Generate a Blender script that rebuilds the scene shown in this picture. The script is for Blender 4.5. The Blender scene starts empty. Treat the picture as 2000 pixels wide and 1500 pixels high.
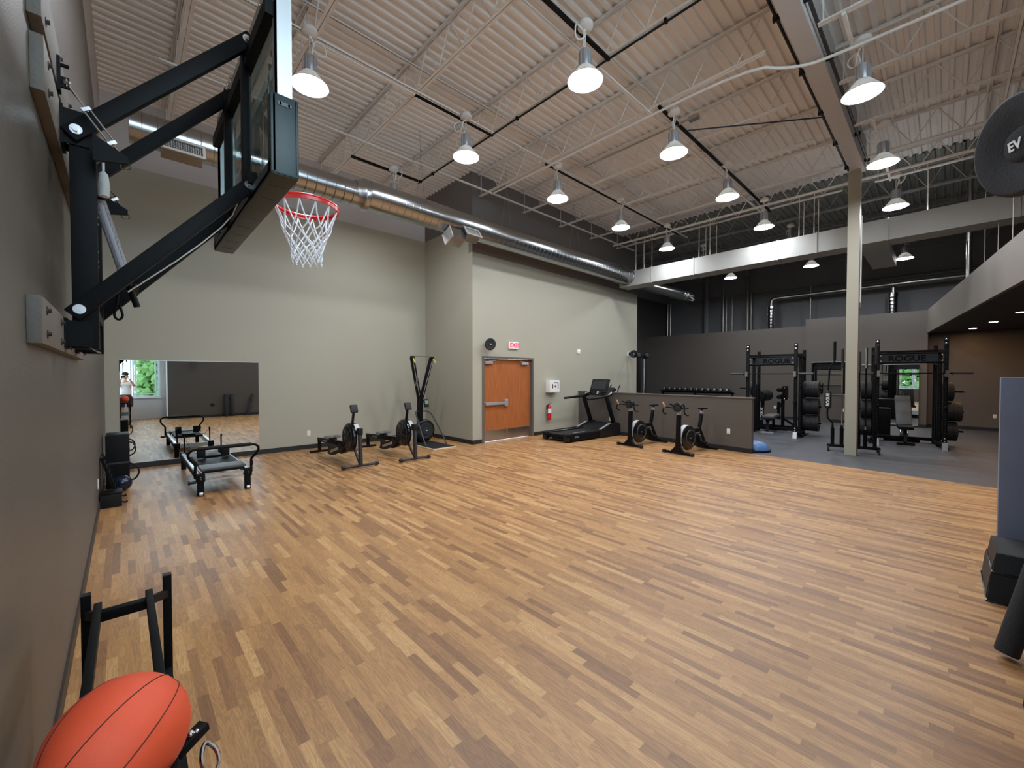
import bpy, bmesh, math, random
from mathutils import Vector, Matrix, Euler
random.seed(7)
C = bpy.context.scene.collection
S = bpy.context.scene
R = math.radians
PI = math.pi
V = Vector

# ------------------------------------------------------------------ camera, world, exposure
cam_data = bpy.data.cameras.new('camera')
cam = bpy.data.objects.new('camera', cam_data)
C.objects.link(cam)
cam.location = (0, 0, 1.67)
cam.rotation_euler = (R(90 - 1.1), 0, R(-43.4))
cam_data.sensor_width = 36
cam_data.lens = 14.4
cam_data.clip_start = 0.01
cam_data.clip_end = 200
S.camera = cam
w = bpy.data.worlds.new('world')
S.world = w
w.use_nodes = True
bg = w.node_tree.nodes['Background']
bg.inputs[0].default_value = (0.74, 0.87, 1.0, 1)
bg.inputs[1].default_value = 7.0
S.view_settings.view_transform = 'Standard'
S.view_settings.look = 'None'
S.view_settings.gamma = 1
S.view_settings.exposure = 0.0
LAMP = 130.0        # emission of the high-bay lenses
WARM = 260.0        # emission of the warm downlights


# ------------------------------------------------------------------ materials
def lin(c):
    return tuple(((v / 255) / 12.92 if v / 255 <= .04045 else ((v / 255 + .055) / 1.055) ** 2.4) for v in c)


def mat(name, col, rough=.5, metal=0, bump=0, bscale=60, var=.06, vscale=3, spec=.5, coat=0):
    m = bpy.data.materials.new(name)
    m.use_nodes = True
    n, l = m.node_tree.nodes, m.node_tree.links
    b = n['Principled BSDF']
    c = lin(col)
    tc = n.new('ShaderNodeTexCoord')
    nz = n.new('ShaderNodeTexNoise')
    nz.inputs['Scale'].default_value = vscale
    nz.inputs['Detail'].default_value = 4
    l.new(tc.outputs['Object'], nz.inputs['Vector'])
    mx = n.new('ShaderNodeMix')
    mx.data_type = 'RGBA'
    mx.inputs[6].default_value = tuple(v * (1 - var) for v in c) + (1,)
    mx.inputs[7].default_value = tuple(min(1, v * (1 + var)) for v in c) + (1,)
    l.new(nz.outputs['Fac'], mx.inputs[0])
    l.new(mx.outputs[2], b.inputs['Base Color'])
    b.inputs['Roughness'].default_value = rough
    b.inputs['Metallic'].default_value = metal
    b.inputs['Specular IOR Level'].default_value = spec
    if coat:
        b.inputs['Coat Weight'].default_value = coat
        b.inputs['Coat Roughness'].default_value = .15
    if bump:
        n2 = n.new('ShaderNodeTexNoise')
        n2.inputs['Scale'].default_value = bscale
        n2.inputs['Detail'].default_value = 3
        l.new(tc.outputs['Object'], n2.inputs['Vector'])
        bp = n.new('ShaderNodeBump')
        bp.inputs['Strength'].default_value = bump
        bp.inputs['Distance'].default_value = .01
        l.new(n2.outputs['Fac'], bp.inputs['Height'])
        l.new(bp.outputs[0], b.inputs['Normal'])
    return m


def emis(name, col, s):
    m = bpy.data.materials.new(name)
    m.use_nodes = True
    n, l = m.node_tree.nodes, m.node_tree.links
    n.remove(n['Principled BSDF'])
    e = n.new('ShaderNodeEmission')
    e.inputs[0].default_value = lin(col) + (1,)
    e.inputs[1].default_value = s
    l.new(e.outputs[0], n['Material Output'].inputs[0])
    return m


def glass_mat(name, tint, gloss=.08):
    m = bpy.data.materials.new(name)
    m.use_nodes = True
    n, l = m.node_tree.nodes, m.node_tree.links
    n.remove(n['Principled BSDF'])
    t = n.new('ShaderNodeBsdfTransparent')
    t.inputs[0].default_value = tint + (1,)
    g = n.new('ShaderNodeBsdfGlossy')
    g.inputs['Roughness'].default_value = .03
    g.inputs[0].default_value = (.9, .95, .95, 1)
    fr = n.new('ShaderNodeLayerWeight')
    fr.inputs[0].default_value = .35
    mth = n.new('ShaderNodeMath')
    mth.operation = 'MULTIPLY_ADD'
    mth.inputs[1].default_value = .55
    mth.inputs[2].default_value = gloss
    l.new(fr.outputs['Facing'], mth.inputs[0])
    mx = n.new('ShaderNodeMixShader')
    l.new(mth.outputs[0], mx.inputs[0])
    l.new(t.outputs[0], mx.inputs[1])
    l.new(g.outputs[0], mx.inputs[2])
    l.new(mx.outputs[0], n['Material Output'].inputs[0])
    return m


def wood_floor():
    m = bpy.data.materials.new('wood_strip_floor')
    m.use_nodes = True
    n, l = m.node_tree.nodes, m.node_tree.links
    b = n['Principled BSDF']

    def math_(op, a, bb=None, c=None):
        q = n.new('ShaderNodeMath')
        q.operation = op
        for i, v in enumerate((a, bb, c)):
            if v is None:
                continue
            if isinstance(v, (int, float)):
                q.inputs[i].default_value = v
            else:
                l.new(v, q.inputs[i])
        return q.outputs[0]
    tc = n.new('ShaderNodeTexCoord')
    sp = n.new('ShaderNodeSeparateXYZ')
    l.new(tc.outputs['Object'], sp.inputs[0])
    W, L = .050, .88
    rx = math_('DIVIDE', sp.outputs[0], W)
    row = math_('FLOOR', rx)
    wn = n.new('ShaderNodeTexWhiteNoise')
    wn.noise_dimensions = '1D'
    l.new(row, wn.inputs['W'])
    ry = math_('ADD', math_('DIVIDE', sp.outputs[1], L), math_('MULTIPLY', wn.outputs['Value'], 7.3))
    cell = math_('FLOOR', ry)
    # a second, finer split so that some strips are short
    sub = math_('ADD', math_('MULTIPLY', cell, 2), math_('GREATER_THAN', math_('FRACT', ry), math_('ADD', .35, math_('MULTIPLY', wn.outputs['Value'], .4))))
    cb = n.new('ShaderNodeCombineXYZ')
    l.new(row, cb.inputs[0])
    l.new(sub, cb.inputs[1])
    w2 = n.new('ShaderNodeTexWhiteNoise')
    w2.noise_dimensions = '3D'
    l.new(cb.outputs[0], w2.inputs['Vector'])
    rp = n.new('ShaderNodeValToRGB')
    e = rp.color_ramp.elements
    e[0].position = 0
    e[0].color = lin((140, 100, 66)) + (1,)
    e[1].position = 1
    e[1].color = lin((202, 158, 106)) + (1,)
    for p, c in ((.10, (150, 108, 72)), (.28, (168, 124, 80)), (.75, (186, 140, 90))):
        k = e.new(p)
        k.color = lin(c) + (1,)
    l.new(w2.outputs['Value'], rp.inputs[0])
    # grain, different in each strip
    gv = n.new('ShaderNodeCombineXYZ')
    l.new(math_('MULTIPLY', sp.outputs[0], 26), gv.inputs[0])
    l.new(math_('ADD', math_('MULTIPLY', sp.outputs[1], 2.2), math_('MULTIPLY', w2.outputs['Value'], 40)), gv.inputs[1])
    l.new(math_('MULTIPLY', w2.outputs['Value'], 90), gv.inputs[2])
    gn = n.new('ShaderNodeTexNoise')
    gn.inputs['Scale'].default_value = 1.0
    gn.inputs['Detail'].default_value = 3
    gn.inputs['Distortion'].default_value = 1.4
    l.new(gv.outputs[0], gn.inputs['Vector'])
    gs = math_('FRACT', math_('MULTIPLY', gn.outputs['Fac'], 7))
    gs = math_('ABSOLUTE', math_('SUBTRACT', gs, .5))
    fac = math_('ADD', .77, math_('MULTIPLY', gs, .62))
    # seams
    fx = math_('FRACT', rx)
    seam = math_('LESS_THAN', math_('MINIMUM', fx, math_('SUBTRACT', 1, fx)), .012)
    fac = math_('MULTIPLY', fac, math_('SUBTRACT', 1, math_('MULTIPLY', seam, .18)))
    mx = n.new('ShaderNodeVectorMath')
    mx.operation = 'SCALE'
    l.new(rp.outputs[0], mx.inputs[0])
    l.new(fac, mx.inputs['Scale'])
    l.new(mx.outputs[0], b.inputs['Base Color'])
    # broad scuffing in the gloss
    sn = n.new('ShaderNodeTexNoise')
    sn.inputs['Scale'].default_value = 1.1
    l.new(tc.outputs['Object'], sn.inputs['Vector'])
    l.new(math_('ADD', .34, math_('MULTIPLY', sn.outputs['Fac'], .16)), b.inputs['Roughness'])
    b.inputs['Specular IOR Level'].default_value = .5
    bp = n.new('ShaderNodeBump')
    bp.inputs['Strength'].default_value = .06
    bp.inputs['Distance'].default_value = .003
    l.new(gs, bp.inputs['Height'])
    l.new(bp.outputs[0], b.inputs['Normal'])
    return m


def rubber_floor():
    m = mat('rubber_floor', (74, 76, 80), .55, bump=.15, bscale=250, var=.12, vscale=1.5)
    n, l = m.node_tree.nodes, m.node_tree.links
    b = n['Principled BSDF']
    old = b.inputs['Base Color'].links[0].from_socket
    tc = n.new('ShaderNodeTexCoord')
    vn = n.new('ShaderNodeTexNoise')
    vn.inputs['Scale'].default_value = 160
    l.new(tc.outputs['Object'], vn.inputs['Vector'])
    rp = n.new('ShaderNodeValToRGB')
    rp.color_ramp.elements[0].position = .66
    rp.color_ramp.elements[1].position = .7
    l.new(vn.outputs['Fac'], rp.inputs[0])
    mx = n.new('ShaderNodeMix')
    mx.data_type = 'RGBA'
    l.new(rp.outputs[0], mx.inputs[0])
    l.new(old, mx.inputs[6])
    mx.inputs[7].default_value = lin((120, 124, 130)) + (1,)
    l.new(mx.outputs[2], b.inputs['Base Color'])
    return m


def veneer(name, a, c):
    m = bpy.data.materials.new(name)
    m.use_nodes = True
    n, l = m.node_tree.nodes, m.node_tree.links
    b = n['Principled BSDF']
    tc = n.new('ShaderNodeTexCoord')
    mp = n.new('ShaderNodeMapping')
    mp.inputs['Scale'].default_value = (26, 26, 1.6)
    nz = n.new('ShaderNodeTexNoise')
    nz.inputs['Scale'].default_value = 1.5
    nz.inputs['Detail'].default_value = 6
    rp = n.new('ShaderNodeValToRGB')
    rp.color_ramp.elements[0].color = lin(a) + (1,)
    rp.color_ramp.elements[1].color = lin(c) + (1,)
    rp.color_ramp.elements[0].position = .3
    rp.color_ramp.elements[1].position = .7
    l.new(tc.outputs['Object'], mp.inputs[0])
    l.new(mp.outputs[0], nz.inputs['Vector'])
    l.new(nz.outputs['Fac'], rp.inputs[0])
    l.new(rp.outputs[0], b.inputs['Base Color'])
    b.inputs['Roughness'].default_value = .42
    return m


def shade_mat():
    m = bpy.data.materials.new('lamp_shade_translucent')
    m.use_nodes = True
    n, l = m.node_tree.nodes, m.node_tree.links
    b = n['Principled BSDF']
    b.inputs['Base Color'].default_value = lin((200, 200, 198)) + (1,)
    b.inputs['Roughness'].default_value = .5
    t = n.new('ShaderNodeBsdfTranslucent')
    t.inputs[0].default_value = (.9, .88, .82, 1)
    nz = n.new('ShaderNodeTexNoise')
    nz.inputs['Scale'].default_value = 30
    bp = n.new('ShaderNodeBump')
    bp.inputs['Strength'].default_value = .1
    l.new(nz.outputs['Fac'], bp.inputs['Height'])
    l.new(bp.outputs[0], b.inputs['Normal'])
    mx = n.new('ShaderNodeMixShader')
    mx.inputs[0].default_value = .07  # translucence added so some lamp light spills up to the ceiling
    l.new(b.outputs[0], mx.inputs[1])
    l.new(t.outputs[0], mx.inputs[2])
    l.new(mx.outputs[0], n['Material Output'].inputs[0])
    return m


def mesh_pattern(name, col, hole, scale):
    """perforated metal or woven webbing: dark holes in a lighter face"""
    m = mat(name, col, .45)
    n, l = m.node_tree.nodes, m.node_tree.links
    b = n['Principled BSDF']
    old = b.inputs['Base Color'].links[0].from_socket
    tc = n.new('ShaderNodeTexCoord')
    ck = n.new('ShaderNodeTexVoronoi')
    ck.inputs['Scale'].default_value = scale
    ck.inputs['Randomness'].default_value = 0
    l.new(tc.outputs['Object'], ck.inputs['Vector'])
    rp = n.new('ShaderNodeValToRGB')
    rp.color_ramp.elements[0].position = .3
    rp.color_ramp.elements[0].color = (1, 1, 1, 1)
    rp.color_ramp.elements[1].position = .4
    rp.color_ramp.elements[1].color = (0, 0, 0, 1)
    l.new(ck.outputs['Distance'], rp.inputs[0])
    mx = n.new('ShaderNodeMix')
    mx.data_type = 'RGBA'
    l.new(rp.outputs[0], mx.inputs[0])
    l.new(old, mx.inputs[6])
    mx.inputs[7].default_value = lin(hole) + (1,)
    l.new(mx.outputs[2], b.inputs['Base Color'])
    return m


M = dict(
    wood=wood_floor(), rubber=rubber_floor(),
    greige=mat('greige_wall_paint', (170, 166, 149), .55, bump=.12, bscale=120, var=.02, vscale=.8),
    taupe=mat('dark_taupe_wall_paint', (94, 88, 82), .42, bump=.15, bscale=110, var=.03, vscale=.7),
    upper=mat('charcoal_upper_wall_paint', (118, 111, 108), .5, bump=.12, bscale=110, var=.03, vscale=.7),
    taupe2=mat('charcoal_wall_paint', (76, 72, 70), .45, bump=.12, bscale=110, var=.03, vscale=.7),
    band=mat('pale_upper_wall_paint', (196, 190, 188), .7, bump=.1, bscale=80, var=.03, vscale=.6),
    outer=mat('blue_grey_block_wall', (128, 129, 131), .8, bump=.2, bscale=40, var=.1, vscale=.5),
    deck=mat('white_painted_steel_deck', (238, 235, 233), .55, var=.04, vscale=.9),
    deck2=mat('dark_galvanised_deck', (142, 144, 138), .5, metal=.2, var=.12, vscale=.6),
    steelwhite=mat('white_painted_steel', (232, 228, 224), .5, var=.04),
    trimdark=mat('black_vinyl_cove_base', (34, 35, 38), .45, var=.05),
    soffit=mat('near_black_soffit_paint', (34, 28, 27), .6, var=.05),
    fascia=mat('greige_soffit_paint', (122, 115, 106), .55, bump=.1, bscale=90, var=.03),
    door=veneer('cherry_door_veneer', (150, 84, 42), (176, 104, 56)),
    frame=mat('bronze_grey_door_frame', (98, 93, 86), .45, var=.03),
    steel=mat('brushed_stainless', (190, 188, 184), .32, metal=1, bump=.05, bscale=200, var=.05),
    chrome=mat('bright_chrome', (225, 225, 228), .12, metal=1, var=.02),
    galv=mat('galvanised_spiral_duct', (172, 176, 178), .24, metal=1, bump=.15, bscale=6, var=.1, vscale=9),
    ductwhite=mat('white_wrapped_duct', (156, 156, 152), .6, bump=.1, bscale=20, var=.03),
    black=mat('black_powder_coat', (9, 10, 13), .55, bump=.04, bscale=220, var=.08, spec=.18),
    black2=mat('black_plastic', (20, 21, 24), .5, var=.08, spec=.35),
    gloss=mat('gloss_black', (16, 17, 20), .2, var=.05),
    dkgrey=mat('dark_grey_plastic', (46, 48, 52), .5, var=.08),
    vinyl=mat('black_upholstery_vinyl', (13, 13, 15), .55, bump=.12, bscale=160, var=.08, spec=.25),
    padgrey=mat('grey_upholstery', (92, 94, 94), .5, bump=.1, bscale=160, var=.06),
    rubberblk=mat('black_rubber', (26, 26, 28), .65, bump=.1, bscale=140, var=.1),
    silver=mat('silver_paint', (190, 192, 196), .35, metal=.6, var=.04),
    perf=mesh_pattern('perforated_silver', (205, 208, 212), (120, 122, 126), 90),
    web=mesh_pattern('woven_webbing', (168, 164, 170), (40, 38, 44), 160),
    white=mat('white_plastic', (232, 232, 230), .4, var=.02),
    offwhite=mat('off_white_plastic', (214, 210, 196), .45, var=.02),
    red=mat('red_enamel', (196, 26, 28), .28, var=.04, coat=.4),
    rim=mat('orange_red_rim_paint', (214, 36, 30), .3, var=.05, coat=.3),
    ball=mat('orange_basketball_rubber', (232, 84, 48), .5, bump=.25, bscale=900, var=.05),
    seam=mat('ball_seam_black', (74, 30, 24), .6),
    net=mat('white_net_cord', (236, 238, 244), .7, bump=.1, bscale=300),
    pad=mat('green_black_edge_pad', (20, 48, 50), .38, bump=.05, bscale=200, var=.06),
    alu=mat('satin_aluminium', (200, 204, 206), .35, metal=.7, var=.03),
    plank=mat('painted_mounting_plank', (110, 104, 96), .6, bump=.3, bscale=50, var=.08),
    glass=glass_mat('backboard_glass', (.80, .87, .86), .16),
    pane=glass_mat('window_glass', (.93, .97, .98), .03),
    mirror=mat('mirror_silvering', (226, 232, 230), .0, metal=1, var=0),
    shade=shade_mat(),
    lens=emis('lamp_lens_glow', (244, 248, 255), LAMP),
    warm=emis('downlight_glow', (255, 196, 140), WARM),
    exitred=emis('exit_letters_glow', (255, 60, 90), 1.2),
    screen=mat('dark_screen', (40, 46, 50), .15, var=.1),
    lcd=mat('grey_green_lcd', (120, 138, 126), .3, var=.03),
    bluepad=mat('blue_grey_suede_mat', (116, 124, 146), .8, bump=.12, bscale=60, var=.16, vscale=3),
    foam=mat('dark_foam', (40, 40, 44), .85, bump=.25, bscale=120, var=.1),
    bosu=mat('blue_dome_rubber', (88, 128, 184), .35, var=.05),
    navy=mat('navy_dome_rubber', (16, 30, 52), .2, var=.05),
    ply=veneer('birch_ply_edge', (206, 184, 144), (224, 204, 166)),
    yellow=mat('yellow_green_grip', (206, 214, 92), .5),
    tan=mat('tan_tape', (196, 158, 130), .6),
    brown=mat('brown_shade', (60, 50, 44), .5),
    skin=mat('skin', (206, 158, 132), .5, bump=.05, bscale=200, var=.05),
    shirt=mat('white_patterned_shirt', (226, 222, 222), .8, bump=.1, bscale=90, var=.12, vscale=14),
    shorts=mat('dark_shorts_cloth', (44, 44, 52), .85, bump=.1, bscale=120),
    cap=mat('black_cap_cloth', (26, 26, 30), .8, bump=.1, bscale=200),
    shoe=mat('grey_shoe', (120, 120, 124), .7),
    leaf=mat('hedge_leaves', (88, 128, 62), .7, bump=.6, bscale=14, var=.45, vscale=9),
    paving=mat('paving_paled_for_bounce', (226, 222, 214), .85, bump=.2, bscale=20, var=.08),  # unseen ground, paled to bounce more daylight up to the ceiling
    cable=mat('blue_black_cable', (26, 28, 60), .5),
    bluelt=mat('pale_blue_frame_paint', (214, 226, 232), .45, var=.03),
)


# ------------------------------------------------------------------ mesh builder
class B:
    def __init__(s):
        s.bm = bmesh.new()

    def raw(s, vs, fs):
        vv = [s.bm.verts.new(v) for v in vs]
        for f in fs:
            try:
                s.bm.faces.new([vv[i] for i in f])
            except ValueError:
                pass
        return s

    def box(s, c, d, rot=None, bev=0):
        m = Matrix.Translation(V(c))
        if rot is not None:
            m = m @ (rot.to_4x4() if isinstance(rot, Matrix) else Euler(rot).to_matrix().to_4x4())
        m = m @ Matrix.Diagonal((d[0], d[1], d[2], 1))
        r = bmesh.ops.create_cube(s.bm, size=1, matrix=m)
        if bev:
            es = list({e for v in r['verts'] for e in v.link_edges})
            bmesh.ops.bevel(s.bm, geom=es, offset=bev, segments=2, affect='EDGES', profile=.6)
        return s

    def bb(s, x0, x1, y0, y1, z0, z1, bev=0):
        return s.box(((x0 + x1) / 2, (y0 + y1) / 2, (z0 + z1) / 2), (abs(x1 - x0), abs(y1 - y0), abs(z1 - z0)), None, bev)

    def bar(s, p, q, wd, ht, up=(0, 0, 1), bev=0):
        """rectangular bar from p to q; wd across, ht along 'up'"""
        p, q = V(p), V(q)
        x = (q - p)
        L = x.length
        x.normalize()
        u = V(up)
        if abs(u.dot(x)) > .98:
            u = V((0, 1, 0)) if abs(x.y) < .9 else V((1, 0, 0))
        y = u.cross(x).normalized()
        z = x.cross(y)
        rot = Matrix((x, y, z)).transposed()
        return s.box((p + q) / 2, (L, wd, ht), rot, bev)

    def cyl(s, p, q, r, r2=None, n=16):
        p, q = V(p), V(q)
        z = (q - p)
        L = z.length
        z.normalize()
        a = V((0, 0, 1)) if abs(z.z) < .9 else V((1, 0, 0))
        x = a.cross(z).normalized()
        y = z.cross(x)
        r2 = r if r2 is None else r2
        vs, fs = [], []
        for k in range(n):
            t = 2 * PI * k / n
            d = x * math.cos(t) + y * math.sin(t)
            vs.append(p + d * r)
            vs.append(q + d * r2)
        for k in range(n):
            j = (k + 1) % n
            fs.append((2 * k, 2 * j, 2 * j + 1, 2 * k + 1))
        fs.append([2 * k for k in range(n)][::-1])
        fs.append([2 * k + 1 for k in range(n)])
        return s.raw(vs, fs)

    def tube(s, pts, r, n=8, closed=False, smooth=0):
        pts = [V(p) for p in pts]
        for _ in range(smooth):
            new = [] if closed else [pts[0]]
            m = len(pts)
            rng = range(m) if closed else range(m - 1)
            for i in rng:
                a, b_ = pts[i], pts[(i + 1) % m]
                new += [a * .75 + b_ * .25, a * .25 + b_ * .75]
            if not closed:
                new.append(pts[-1])
            pts = new
        m = len(pts)
        rings = []
        prev = None
        vs, fs = [], []
        for i, p in enumerate(pts):
            if closed:
                t = (pts[(i + 1) % m] - pts[i - 1])
            else:
                t = pts[min(i + 1, m - 1)] - pts[max(i - 1, 0)]
            t.normalize()
            if prev is None:
                a = V((0, 0, 1)) if abs(t.z) < .9 else V((1, 0, 0))
                x = a.cross(t).normalized()
            else:
                x = (prev - t * prev.dot(t)).normalized()
            prev = x
            y = t.cross(x)
            if isinstance(r, (list, tuple)):
                f_ = i / (m - 1) * (len(r) - 1)
                k_ = min(int(f_), len(r) - 2)
                rr = r[k_] + (r[k_ + 1] - r[k_]) * (f_ - k_)
            else:
                rr = r
            rings.append(len(vs))
            for k in range(n):
                a = 2 * PI * k / n
                vs.append(p + (x * math.cos(a) + y * math.sin(a)) * rr)
        lim = m if closed else m - 1
        for i in range(lim):
            a, b_ = i * n, ((i + 1) % m) * n
            for k in range(n):
                j = (k + 1) % n
                fs.append((a + k, a + j, b_ + j, b_ + k))
        if not closed:
            fs.append(list(range(n))[::-1])
            fs.append([(m - 1) * n + k for k in range(n)])
        return s.raw(vs, fs)

    def lathe(s, prof, c=(0, 0, 0), axis=(0, 0, 1), n=28, cap=True):
        """prof: (radius, height along axis)"""
        z = V(axis).normalized()
        a = V((0, 0, 1)) if abs(z.z) < .9 else V((1, 0, 0))
        x = a.cross(z).normalized()
        y = z.cross(x)
        c = V(c)
        vs, fs = [], []
        for (r, h) in prof:
            for k in range(n):
                t = 2 * PI * k / n
                vs.append(c + z * h + (x * math.cos(t) + y * math.sin(t)) * max(r, .0004))
        for i in range(len(prof) - 1):
            for k in range(n):
                j = (k + 1) % n
                fs.append((i * n + k, i * n + j, (i + 1) * n + j, (i + 1) * n + k))
        if cap:
            fs.append(list(range(n))[::-1])
            fs.append([(len(prof) - 1) * n + k for k in range(n)])
        return s.raw(vs, fs)

    def prism(s, pts, a, b_, plane='xz'):
        """polygon extruded from a to b_ along the remaining axis"""
        def f(u, v, t):
            return {'xz': (u, t, v), 'yz': (t, u, v), 'xy': (u, v, t)}[plane]
        n = len(pts)
        vs = [f(u, v, a) for u, v in pts] + [f(u, v, b_) for u, v in pts]
        fs = [list(range(n)), [n + k for k in range(n)][::-1]]
        for k in range(n):
            j = (k + 1) % n
            fs.append((k, n + k, n + j, j))
        s.raw(vs, fs)
        return s

    def sph(s, c, r, sc=(1, 1, 1), u=20, v=14, rot=None):
        m = Matrix.Translation(V(c))
        if rot is not None:
            m = m @ Euler(rot).to_matrix().to_4x4()
        m = m @ Matrix.Diagonal((sc[0], sc[1], sc[2], 1))
        bmesh.ops.create_uvsphere(s.bm, u_segments=u, v_segments=v, radius=r, matrix=m)
        return s

    def text(s, t, size, mtx, ext=.002, bold=0):
        cu = bpy.data.curves.new('t', 'FONT')
        cu.body = t
        cu.size = size
        cu.extrude = ext
        cu.offset = bold
        cu.align_x = 'CENTER'
        cu.align_y = 'CENTER'
        o = bpy.data.objects.new('t', cu)
        C.objects.link(o)
        dg = bpy.context.evaluated_depsgraph_get()
        me = bpy.data.meshes.new_from_object(o.evaluated_get(dg))
        me.transform(mtx)
        s.bm.from_mesh(me)
        bpy.data.objects.remove(o)
        bpy.data.curves.remove(cu)
        bpy.data.meshes.remove(me)
        return s

    def build(s, name, m, parent=None, angle=35):
        bmesh.ops.recalc_face_normals(s.bm, faces=s.bm.faces)
        me = bpy.data.meshes.new(name)
        s.bm.to_mesh(me)
        s.bm.free()
        me.materials.append(M[m] if isinstance(m, str) else m)
        for p in me.polygons:
            p.use_smooth = True
        me.set_sharp_from_angle(angle=R(angle))
        o = bpy.data.objects.new(name, me)
        C.objects.link(o)
        if parent:
            o.parent = parent
        return o


def frame_mtx(origin, x, y):
    """matrix whose local X and Y run along x and y"""
    x = V(x).normalized()
    y = V(y).normalized()
    z = x.cross(y)
    m = Matrix((x, y, z)).transposed().to_4x4()
    m.translation = V(origin)
    return m


def tag(o, label, cat, group=None):
    o['label'] = label
    o['category'] = cat
    if group:
        o['group'] = group
    return o


def thing(name, label, cat, loc=(0, 0, 0), rz=0, group=None):
    o = bpy.data.objects.new(name, None)
    o.empty_display_size = .1
    C.objects.link(o)
    o.location = loc
    o.rotation_euler = (0, 0, rz)
    return tag(o, label, cat, group)


def struct(o):
    o['kind'] = 'structure'
    return o


def dup(root, loc, rz=None, label=None, group=None):
    def cp(o, par):
        c = o.copy()
        C.objects.link(c)
        c.parent = par
        for ch in list(o.children):
            cp(ch, c)
        return c
    kids = list(root.children)
    r = root.copy()
    C.objects.link(r)
    for ch in kids:
        cp(ch, r)
    r.location = loc
    if rz is not None:
        r.rotation_euler = (0, 0, rz)
    if label:
        r['label'] = label
    if group:
        r['group'] = group
    return r


ORD = ['first', 'second', 'third', 'fourth', 'fifth', 'sixth', 'seventh', 'eighth', 'ninth', 'tenth', 'eleventh', 'twelfth', 'thirteenth', 'fourteenth']

# ------------------------------------------------------------------ room shell
LX = -.255          # left wall
MY = 10.04          # mirror wall
DX0, DX1, DY = 6.15, 13.87, 7.9   # door block
ZB, ZD = 5.41, 6.6  # paint line, deck
SY = -6.0           # far south wall
FX = 20.9           # outer east wall


def hw_x(y):        # the half wall and the floor joint run slightly askew
    return 9.80 + (y - 2.85) * .107


# floors
o = B().prism([(LX - .2, -1.7), (5.4, -1.7), (5.4, SY), (hw_x(SY), SY), (hw_x(MY), MY + .1), (LX - .2, MY + .1)], -.1, 0, 'xy').build('floor', 'wood')
struct(o)
o = B().prism([(hw_x(SY), SY), (FX + .1, SY), (FX + .1, MY + .1), (hw_x(MY), MY + .1)], -.1, -.001, 'xy').build('floor', 'rubber')
struct(o)

# left wall with a window opening behind the camera
b = B()
b.bb(LX - .2, LX, .95, MY + .2, 0, ZB)
b.bb(LX - .2, LX, -1.7, .95, 0, .82)
b.bb(LX - .2, LX, -1.7, .95, 2.75, 2.95)
b.bb(LX - .2, LX, -1.7, -1.42, 2.95, ZB)
b.bb(LX - .2, LX, -1.42, .95, 2.95, ZB)
b.bb(LX - .2, LX, -1.7, -1.42, .82, 2.75)
struct(b.build('wall_left', 'taupe'))
struct(B().bb(LX - .2, LX, -1.7, MY + .2, ZB, ZD + .15).build('wall_left_upper', 'band'))
# mirror wall
struct(B().bb(LX, DX0, MY, MY + .2, 0, ZB).build('wall_mirror', 'greige'))
struct(B().bb(LX, DX0, MY, MY + .2, ZB, ZD + .15).build('wall_mirror_upper', 'band'))
# door block: side and face, pale below, charcoal above
b = B()
b.bb(DX0, DX0 + .15, DY + .15, MY + .2, 0, ZB)
struct(b.build('wall_return', 'greige'))
b = B()
OX0, OX1, OZ = 6.45, 8.28, 2.17
ZP = 4.68
b.bb(DX0, OX0, DY, DY + .15, 0, ZP)
b.bb(OX1, DX1, DY, DY + .15, 0, ZP)
b.bb(OX0, OX1, DY, DY + .15, OZ, ZP)
struct(b.build('wall_door', 'greige'))
b = B()
b.bb(DX0, DX1, DY, DY + .15, ZP, ZD + .15)
b.bb(DX0, DX0 + .15, DY + .15, MY + .2, ZB, ZD + .15)
b.bb(DX1 - .15, DX1, DY + .15, MY + .2, 0, ZD + .15)
struct(b.build('wall_door_upper', 'upper'))
# north wall beyond the door block, and outer east wall
struct(B().bb(DX1, FX, MY, MY + .2, 0, ZB).build('wall_back', 'taupe2'))
struct(B().bb(DX1, FX, MY, MY + .2, ZB, ZD + .15).build('wall_back_upper', 'outer'))
struct(B().bb(FX, FX + .2, SY, MY + .2, 0, ZD + .15).build('wall_outer', 'outer'))
struct(B().bb(5.4, FX + .2, SY - .2, SY, 0, ZD + .15).build('wall_south', 'taupe2'))


# low partition walls in front of the outer east wall
def ew(y):
    return 18.7 - .032 * (y - 2)


b = B()
b.prism([(ew(3.6), 3.6), (ew(MY), MY), (ew(MY) + .2, MY), (ew(3.6) + .2, 3.6)], 0, 3.55, 'xy')
struct(b.build('wall_right', 'taupe'))
b = B()
b.prism([(ew(3.6) - .06, 3.62), (ew(.4) - .02, .4), (ew(.4) + .3, .4), (ew(3.6) + .2, 3.62)], 0, 3.79, 'xy')
struct(b.build('wall_right_tall', 'taupe'))
struct(B().bb(19.15, 19.35, SY, .4, 0, 3.05).build('wall_right_recess', 'taupe'))
# soffit over the far right area
SP = [(18.75, .42), (5.6, -1.25), (5.6, SY), (19.35, SY), (19.35, .42)]
struct(B().prism(SP, 3.06, 3.8, 'xy').build('ceiling_soffit', 'fascia'))
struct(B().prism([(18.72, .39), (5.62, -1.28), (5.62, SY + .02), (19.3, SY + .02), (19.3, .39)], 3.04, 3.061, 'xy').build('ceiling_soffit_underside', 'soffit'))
# dark partition behind and to the right of the camera
PY = -.55
struct(B().bb(1.2, 5.6, PY - .2, PY, 0, 3.1).build('wall_partition', 'taupe2'))
struct(B().bb(1.2, 1.4, -1.5, PY - .2, 0, 3.1).build('wall_partition_end', 'band'))
struct(B().bb(1.17, 1.2, PY - .05, PY + .002, .1, 3.1).build('trim_1', 'white'))  # corner bead, coloured white for the window light catching it
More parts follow.
